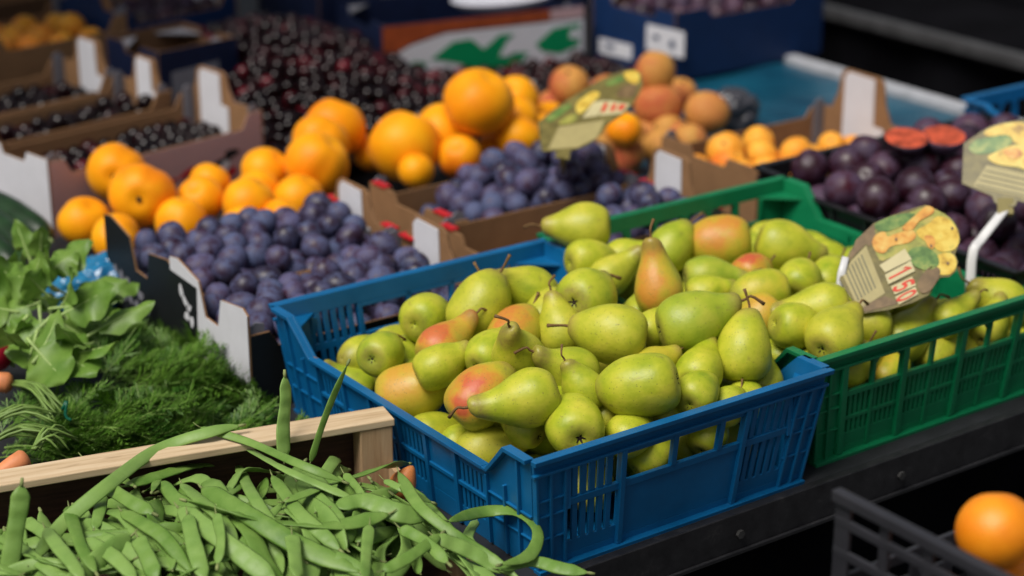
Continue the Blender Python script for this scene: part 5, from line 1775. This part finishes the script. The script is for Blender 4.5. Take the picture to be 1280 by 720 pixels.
# ================================================================== price cards
def card_sign(label, origin, nrm, outline, thick=.0016, group=None):
    nrm = nrm.normalized()
    t = thing("price_sign", label, "price sign", origin, 0, group)
    def pl(name, poly, mat, off, th=.0004, parent=None):
        mb = MB(); n = len(poly)
        pts = [WPL(x, y, origin, nrm) - origin for x, y in poly]
        a_ = [p + nrm * off for p in pts]; b_ = [p + nrm * (off + th) for p in pts]
        mb.add(a_ + b_, [tuple(range(n - 1, -1, -1)), tuple(range(n, 2 * n))] + [(i, (i + 1) % n, n + (i + 1) % n, n + i) for i in range(n)])
        return mb.build(name, MT[mat], parent if parent is not None else t)
    face = pl("card", outline, "cardsign", -thick, thick)
    return t, pl, face
def sm(poly, k=3):
    n = len(poly); out = []
    for i in range(n):
        p0, p1, p2, p3 = (Vector((*poly[(i + q) % n], 0)) for q in (-1, 0, 1, 2))
        for j in range(k):
            s_ = j / k
            v_ = 0.5 * (2 * p1 + (p2 - p0) * s_ + (2 * p0 - 5 * p1 + 4 * p2 - p3) * s_ * s_ + (3 * p1 - p0 - 3 * p2 + p3) * s_ ** 3)
            out.append((v_.x, v_.y))
    return out
def z7(pts): return [(1020 + x * .4167, 100 + y * .4167) for x, y in pts]
def z6(pts): return [(740 + x * .4219, 220 + y * .4219) for x, y in pts]
def zb(pts): return [(640 + x * .25, 60 + y * .25) for x, y in pts]

def digit(t, ch, quad, origin, nrm, off):
    """a red figure laid into the four corners (tl, tr, br, bl) of its box"""
    tl, tr, br, bl = [WPL(x, y, origin, nrm) - origin for x, y in quad]
    def at(u, v):
        return tl * (1 - u) * (1 - v) + tr * u * (1 - v) + br * u * v + bl * (1 - u) * v
    seg = {"1": [[(.30, .30), (.56, .08), (.56, .92)]],
           "5": [[(.78, .10), (.30, .10), (.27, .46), (.55, .40), (.76, .52), (.74, .80), (.50, .92), (.22, .82)]],
           "0": [[(.50, .08), (.26, .24), (.22, .60), (.36, .90), (.62, .90), (.78, .62), (.74, .24), (.50, .08)]]}[ch]
    mb = MB()
    for line in seg:
        pts = spline([Vector((u, v, 0)) for u, v in line], 6 * len(line) if ch != "1" else 9) if ch != "1" else [Vector((u, v, 0)) for u, v in line]
        W2 = .085
        lft, rgt = [], []
        for i, p in enumerate(pts):
            T = (pts[min(i + 1, len(pts) - 1)] - pts[max(i - 1, 0)]).normalized()
            N = Vector((-T.y, T.x, 0))
            lft.append(at(*(p + N * W2)[:2])); rgt.append(at(*(p - N * W2)[:2]))
        n = len(pts)
        lo = [q + nrm * off for q in lft + rgt]; hi = [q + nrm * (off + .0004) for q in lft + rgt]
        fs = []
        for i in range(n - 1):
            fs += [(2 * n + i, 2 * n + i + 1, 3 * n + i + 1, 3 * n + i), (i, n + i, n + i + 1, i + 1),
                   (i, i + 1, 2 * n + i + 1, 2 * n + i), (n + i, 3 * n + i, 3 * n + i + 1, n + i + 1)]
        mb.add(lo + hi, fs)
    mb.build("price_digit", MT["digit"], t)

# the sharp card in the green crate
o0 = W(1125, 330, .205); nn = (-FW * .86 + Vector((0, 0, .62)) - RT * .12).normalized()
out = z7([(70, 598), (84, 555), (100, 515), (135, 470), (172, 430), (230, 405), (290, 385), (330, 374), (352, 383), (362, 396), (385, 400), (408, 422), (428, 450), (433, 480), (424, 505), (417, 522), (426, 545), (420, 572), (400, 590), (372, 592), (352, 622), (338, 645), (290, 668), (215, 690), (140, 700), (105, 655)])
t, pl, face = card_sign("sharp fruit shaped price card reading 1 50, standing in the pears of the green crate", o0, nn, out)
pl("note_panel", z7([(75, 575), (150, 498), (207, 640), (130, 690)]), "beige", .0002)
for k in range(6):
    s_ = k / 6.5
    a0 = (90 + 12 + s_ * 52, 572 + 8 + s_ * 100); 
    x0, y0 = 86 + s_ * 62, 574 - s_ * 62; x1, y1 = 130 + s_ * 66, 672 - s_ * 44
    pl("ink_line", z7([(x0, y0), (x0 + (x1 - x0) * .9, y0 + (y1 - y0) * .9), (x0 + (x1 - x0) * .9 + 4, y0 + (y1 - y0) * .9 - 3), (x0 + 4, y0 - 3)]), "ink", .0008, .0002)
pl("fruit_print", sm(z7([(172, 470), (200, 425), (270, 402), (335, 382), (400, 412), (426, 460), (405, 515), (415, 560), (375, 585), (330, 590), (290, 520), (230, 530), (190, 540)])), "olivep", .0001, .0002)
# printed fruit shapes
pl("fruit_print", sm(z7([(178, 432), (225, 410), (280, 400), (300, 410), (265, 435), (215, 455), (185, 452)])), "leafp", .0008)
pl("fruit_print", sm(z7([(262, 440), (300, 405), (330, 380), (352, 386), (350, 402), (310, 425), (290, 450), (262, 452)])), "orangep", .0014, .0003)
pl("fruit_print", sm(z7([(168, 488), (180, 465), (205, 455), (215, 470), (240, 462), (285, 450), (300, 470), (275, 490), (225, 500), (205, 520), (180, 515)])), "orangep", .0008)
pl("fruit_print", sm(z7([(300, 455), (340, 430), (365, 410), (400, 420), (425, 455), (428, 490), (410, 512), (370, 515), (345, 490), (320, 480)])), "yellowp", .0008)
pl("fruit_print", sm(z7([(355, 540), (380, 520), (412, 525), (422, 555), (405, 582), (372, 585), (355, 570)])), "yellowp", .0008)
pl("fruit_print", sm(z7([(275, 520), (300, 502), (335, 505), (362, 525), (368, 555), (340, 572), (305, 565), (285, 548)])), "leafp", .0014, .0003)
pl("fruit_print", sm(z7([(315, 590), (345, 560), (372, 570), (365, 600), (340, 635), (315, 640), (305, 615)])), "brownp", .0014, .0003)
pl("fruit_print", sm(z7([(325, 470), (350, 470), (358, 490), (350, 508), (335, 500)])), "orangep", .0012, .0003)
for (x, y) in ((408, 447), (345, 500), (240, 480), (395, 552)):
    pl("fruit_print", [(1020 + (x + 4 * math.cos(q)) * .4167, 100 + (y + 5 * math.sin(q)) * .4167) for q in [k * .785 for k in range(8)]], "brownp", .0020, .0003)
Q = [(z7([(190, 558), (266, 508), (287, 540), (207, 580)]), None), (z7([(206, 586), (284, 544), (297, 575), (217, 615)]), "1"),
     (z7([(224, 622), (288, 592), (300, 618), (236, 646)]), "5"), (z7([(237, 652), (298, 622), (306, 645), (248, 676)]), "0")]
for quad, ch in Q:
    pl("price_box", quad, "cream", .0018, .0004)
    if ch: digit(t, ch, (quad[1], quad[2], quad[3], quad[0]), o0, nn, .0024)
for a_, b_ in (((80, 690), (200, 650)),):
    pl("hatch_print", z7([(112, 690), (205, 648), (260, 668), (140, 698)]), "brownp", .0002)
pl("hatch_print", z7([(120, 480), (172, 432), (180, 470), (160, 500), (150, 492), (95, 545)]), "brownp", .0002)
mb = MB(); s0 = WPL(1052, 342, o0, nn) - o0; s1 = s0 + Vector((-.02, -.01, -.085))
mb.tube([s0 + Vector((.012, .006, .02)), s0, s1], [.005, .006, .004], 8, flat=.35)
mb.build("stick", MT["stick"], t, smooth=True)

# the card on a white stick among the dark plums
o1 = W(1245, 205, .255); n1_ = (-FW * .80 + Vector((0, 0, .55)) - RT * .25).normalized()
out = z7([(443, 190), (438, 310), (528, 348), (536, 368), (560, 380), (598, 378), (604, 362), (760, 400), (790, 330), (800, 240), (770, 170), (700, 130), (640, 118), (600, 122), (555, 128), (520, 140), (500, 152)])
t, pl, face = card_sign("price card on a curved white stick among the dark plums, cut by the right edge", o1, n1_, out)
pl("note_panel", z7([(512, 256), (780, 318), (770, 388), (472, 318)]), "beige", .0002)
for k in range(4):
    pl("ink_line", z7([(508 - k * 9, 270 + k * 14), (700 - k * 9, 314 + k * 14), (699 - k * 9, 318 + k * 14), (507 - k * 9, 274 + k * 14)]), "ink", .0008, .0002)
pl("fruit_print", sm(z7([(458, 205), (480, 180), (520, 172), (570, 165), (590, 180), (570, 205), (520, 220), (480, 222)])), "leafp", .0002)
pl("fruit_print", sm(z7([(505, 155), (560, 132), (620, 128), (640, 150), (640, 190), (600, 190), (570, 165), (520, 170)])), "yellowp", .0002)
pl("fruit_print", sm(z7([(515, 232), (545, 215), (600, 195), (680, 190), (700, 240), (660, 275), (600, 262), (540, 252)])), "yellowp", .0010, .0003)
pl("fruit_print", sm(z7([(560, 215), (600, 205), (620, 225), (590, 240)])), "orangep", .0018, .0003)
pl("fruit_print", sm(z7([(650, 150), (720, 150), (770, 210), (750, 260), (690, 230)])), "orangep", .0010, .0003)
mb = MB()
sp = [WPL(x, y, o1, n1_) - o1 - n1_ * .004 for x, y in z7([(590, 350), (565, 385), (530, 430), (495, 475), (470, 515)])]
sp.append(sp[-1] + Vector((-.01, -.01, -.06)))
mb.tube(spline(sp, 14), .0075, 8, flat=.25, up=tuple(n1_))
mb.build("stick", MT["stick"], t, smooth=True)
mb = MB(); c0_ = WPL(*z7([(568, 372)])[0], o1, n1_) - o1
mb.box((-.012, .012), (-.006, .003), (-.016, .008), lambda a_, b_, c_: c0_ + RT * a_ - n1_ * b_ * -1 + UP * c_)
mb.build("clip", MT["beige"], t)

# the blurred card over the plums
o2 = W(740, 145, .235); n2 = (-FW * .42 + Vector((0, 0, .92)) - RT * .15).normalized()
out = zb([(130, 372), (200, 312), (270, 262), (330, 226), (390, 190), (440, 160), (500, 132), (560, 112), (610, 108), (645, 125), (655, 180), (630, 235), (600, 282), (560, 325), (520, 352), (490, 372), (470, 392), (450, 425), (420, 452), (380, 482), (330, 502), (292, 510), (286, 556), (215, 546), (222, 515), (150, 515), (138, 445)])
t, pl, face = card_sign("blurred green and cream price card leaning over the blue plums and peaches", o2, n2, out)
pl("note_panel", zb([(235, 396), (465, 360), (425, 450), (330, 498), (180, 508)]), "beige", .0002)
pl("price_box", zb([(352, 352), (405, 272), (470, 262), (430, 340)]), "cream", .0002)
pl("price_box", zb([(436, 340), (476, 262), (590, 282), (550, 328)]), "cream", .0002)
for q in ([(445, 320), (462, 280), (482, 280), (462, 322)], [(490, 318), (505, 282), (525, 282), (508, 320)], [(525, 315), (540, 285), (572, 286), (552, 312)]):
    pl("price_digit", zb(q), "digit", .0010)
pl("fruit_print", sm(zb([(175, 350), (260, 290), (300, 290), (240, 340), (190, 370)])), "leafp", .0002)
pl("fruit_print", sm(zb([(330, 270), (400, 220), (440, 230), (390, 290), (340, 330), (320, 310)])), "yellowp", .0002)
pl("fruit_print", sm(zb([(470, 175), (540, 140), (560, 160), (510, 185), (480, 190)])), "leafp", .0002)
pl("fruit_print", sm(zb([(560, 125), (620, 115), (640, 150), (620, 180), (580, 165)])), "yellowp", .0002)
pl("fruit_print", sm(zb([(520, 240), (560, 190), (625, 185), (610, 240), (570, 250)])), "brownp", .0002)
pl("fruit_print", sm(zb([(230, 380), (290, 335), (330, 340), (310, 372)])), "olivep", .0002)
mb = MB(); c0_ = WPL(*zb([(252, 535)])[0], o2, n2) - o2
mb.tube([c0_ + n2 * -.003, c0_ - Vector((0, 0, .010)) + HF * .010 - n2 * .008, c0_ - Vector((0, 0, .030)) + HF * .05 - n2 * .02], [.006, .005, .004], 8)
mb.build("stick", MT["cardsign"], t, smooth=True)
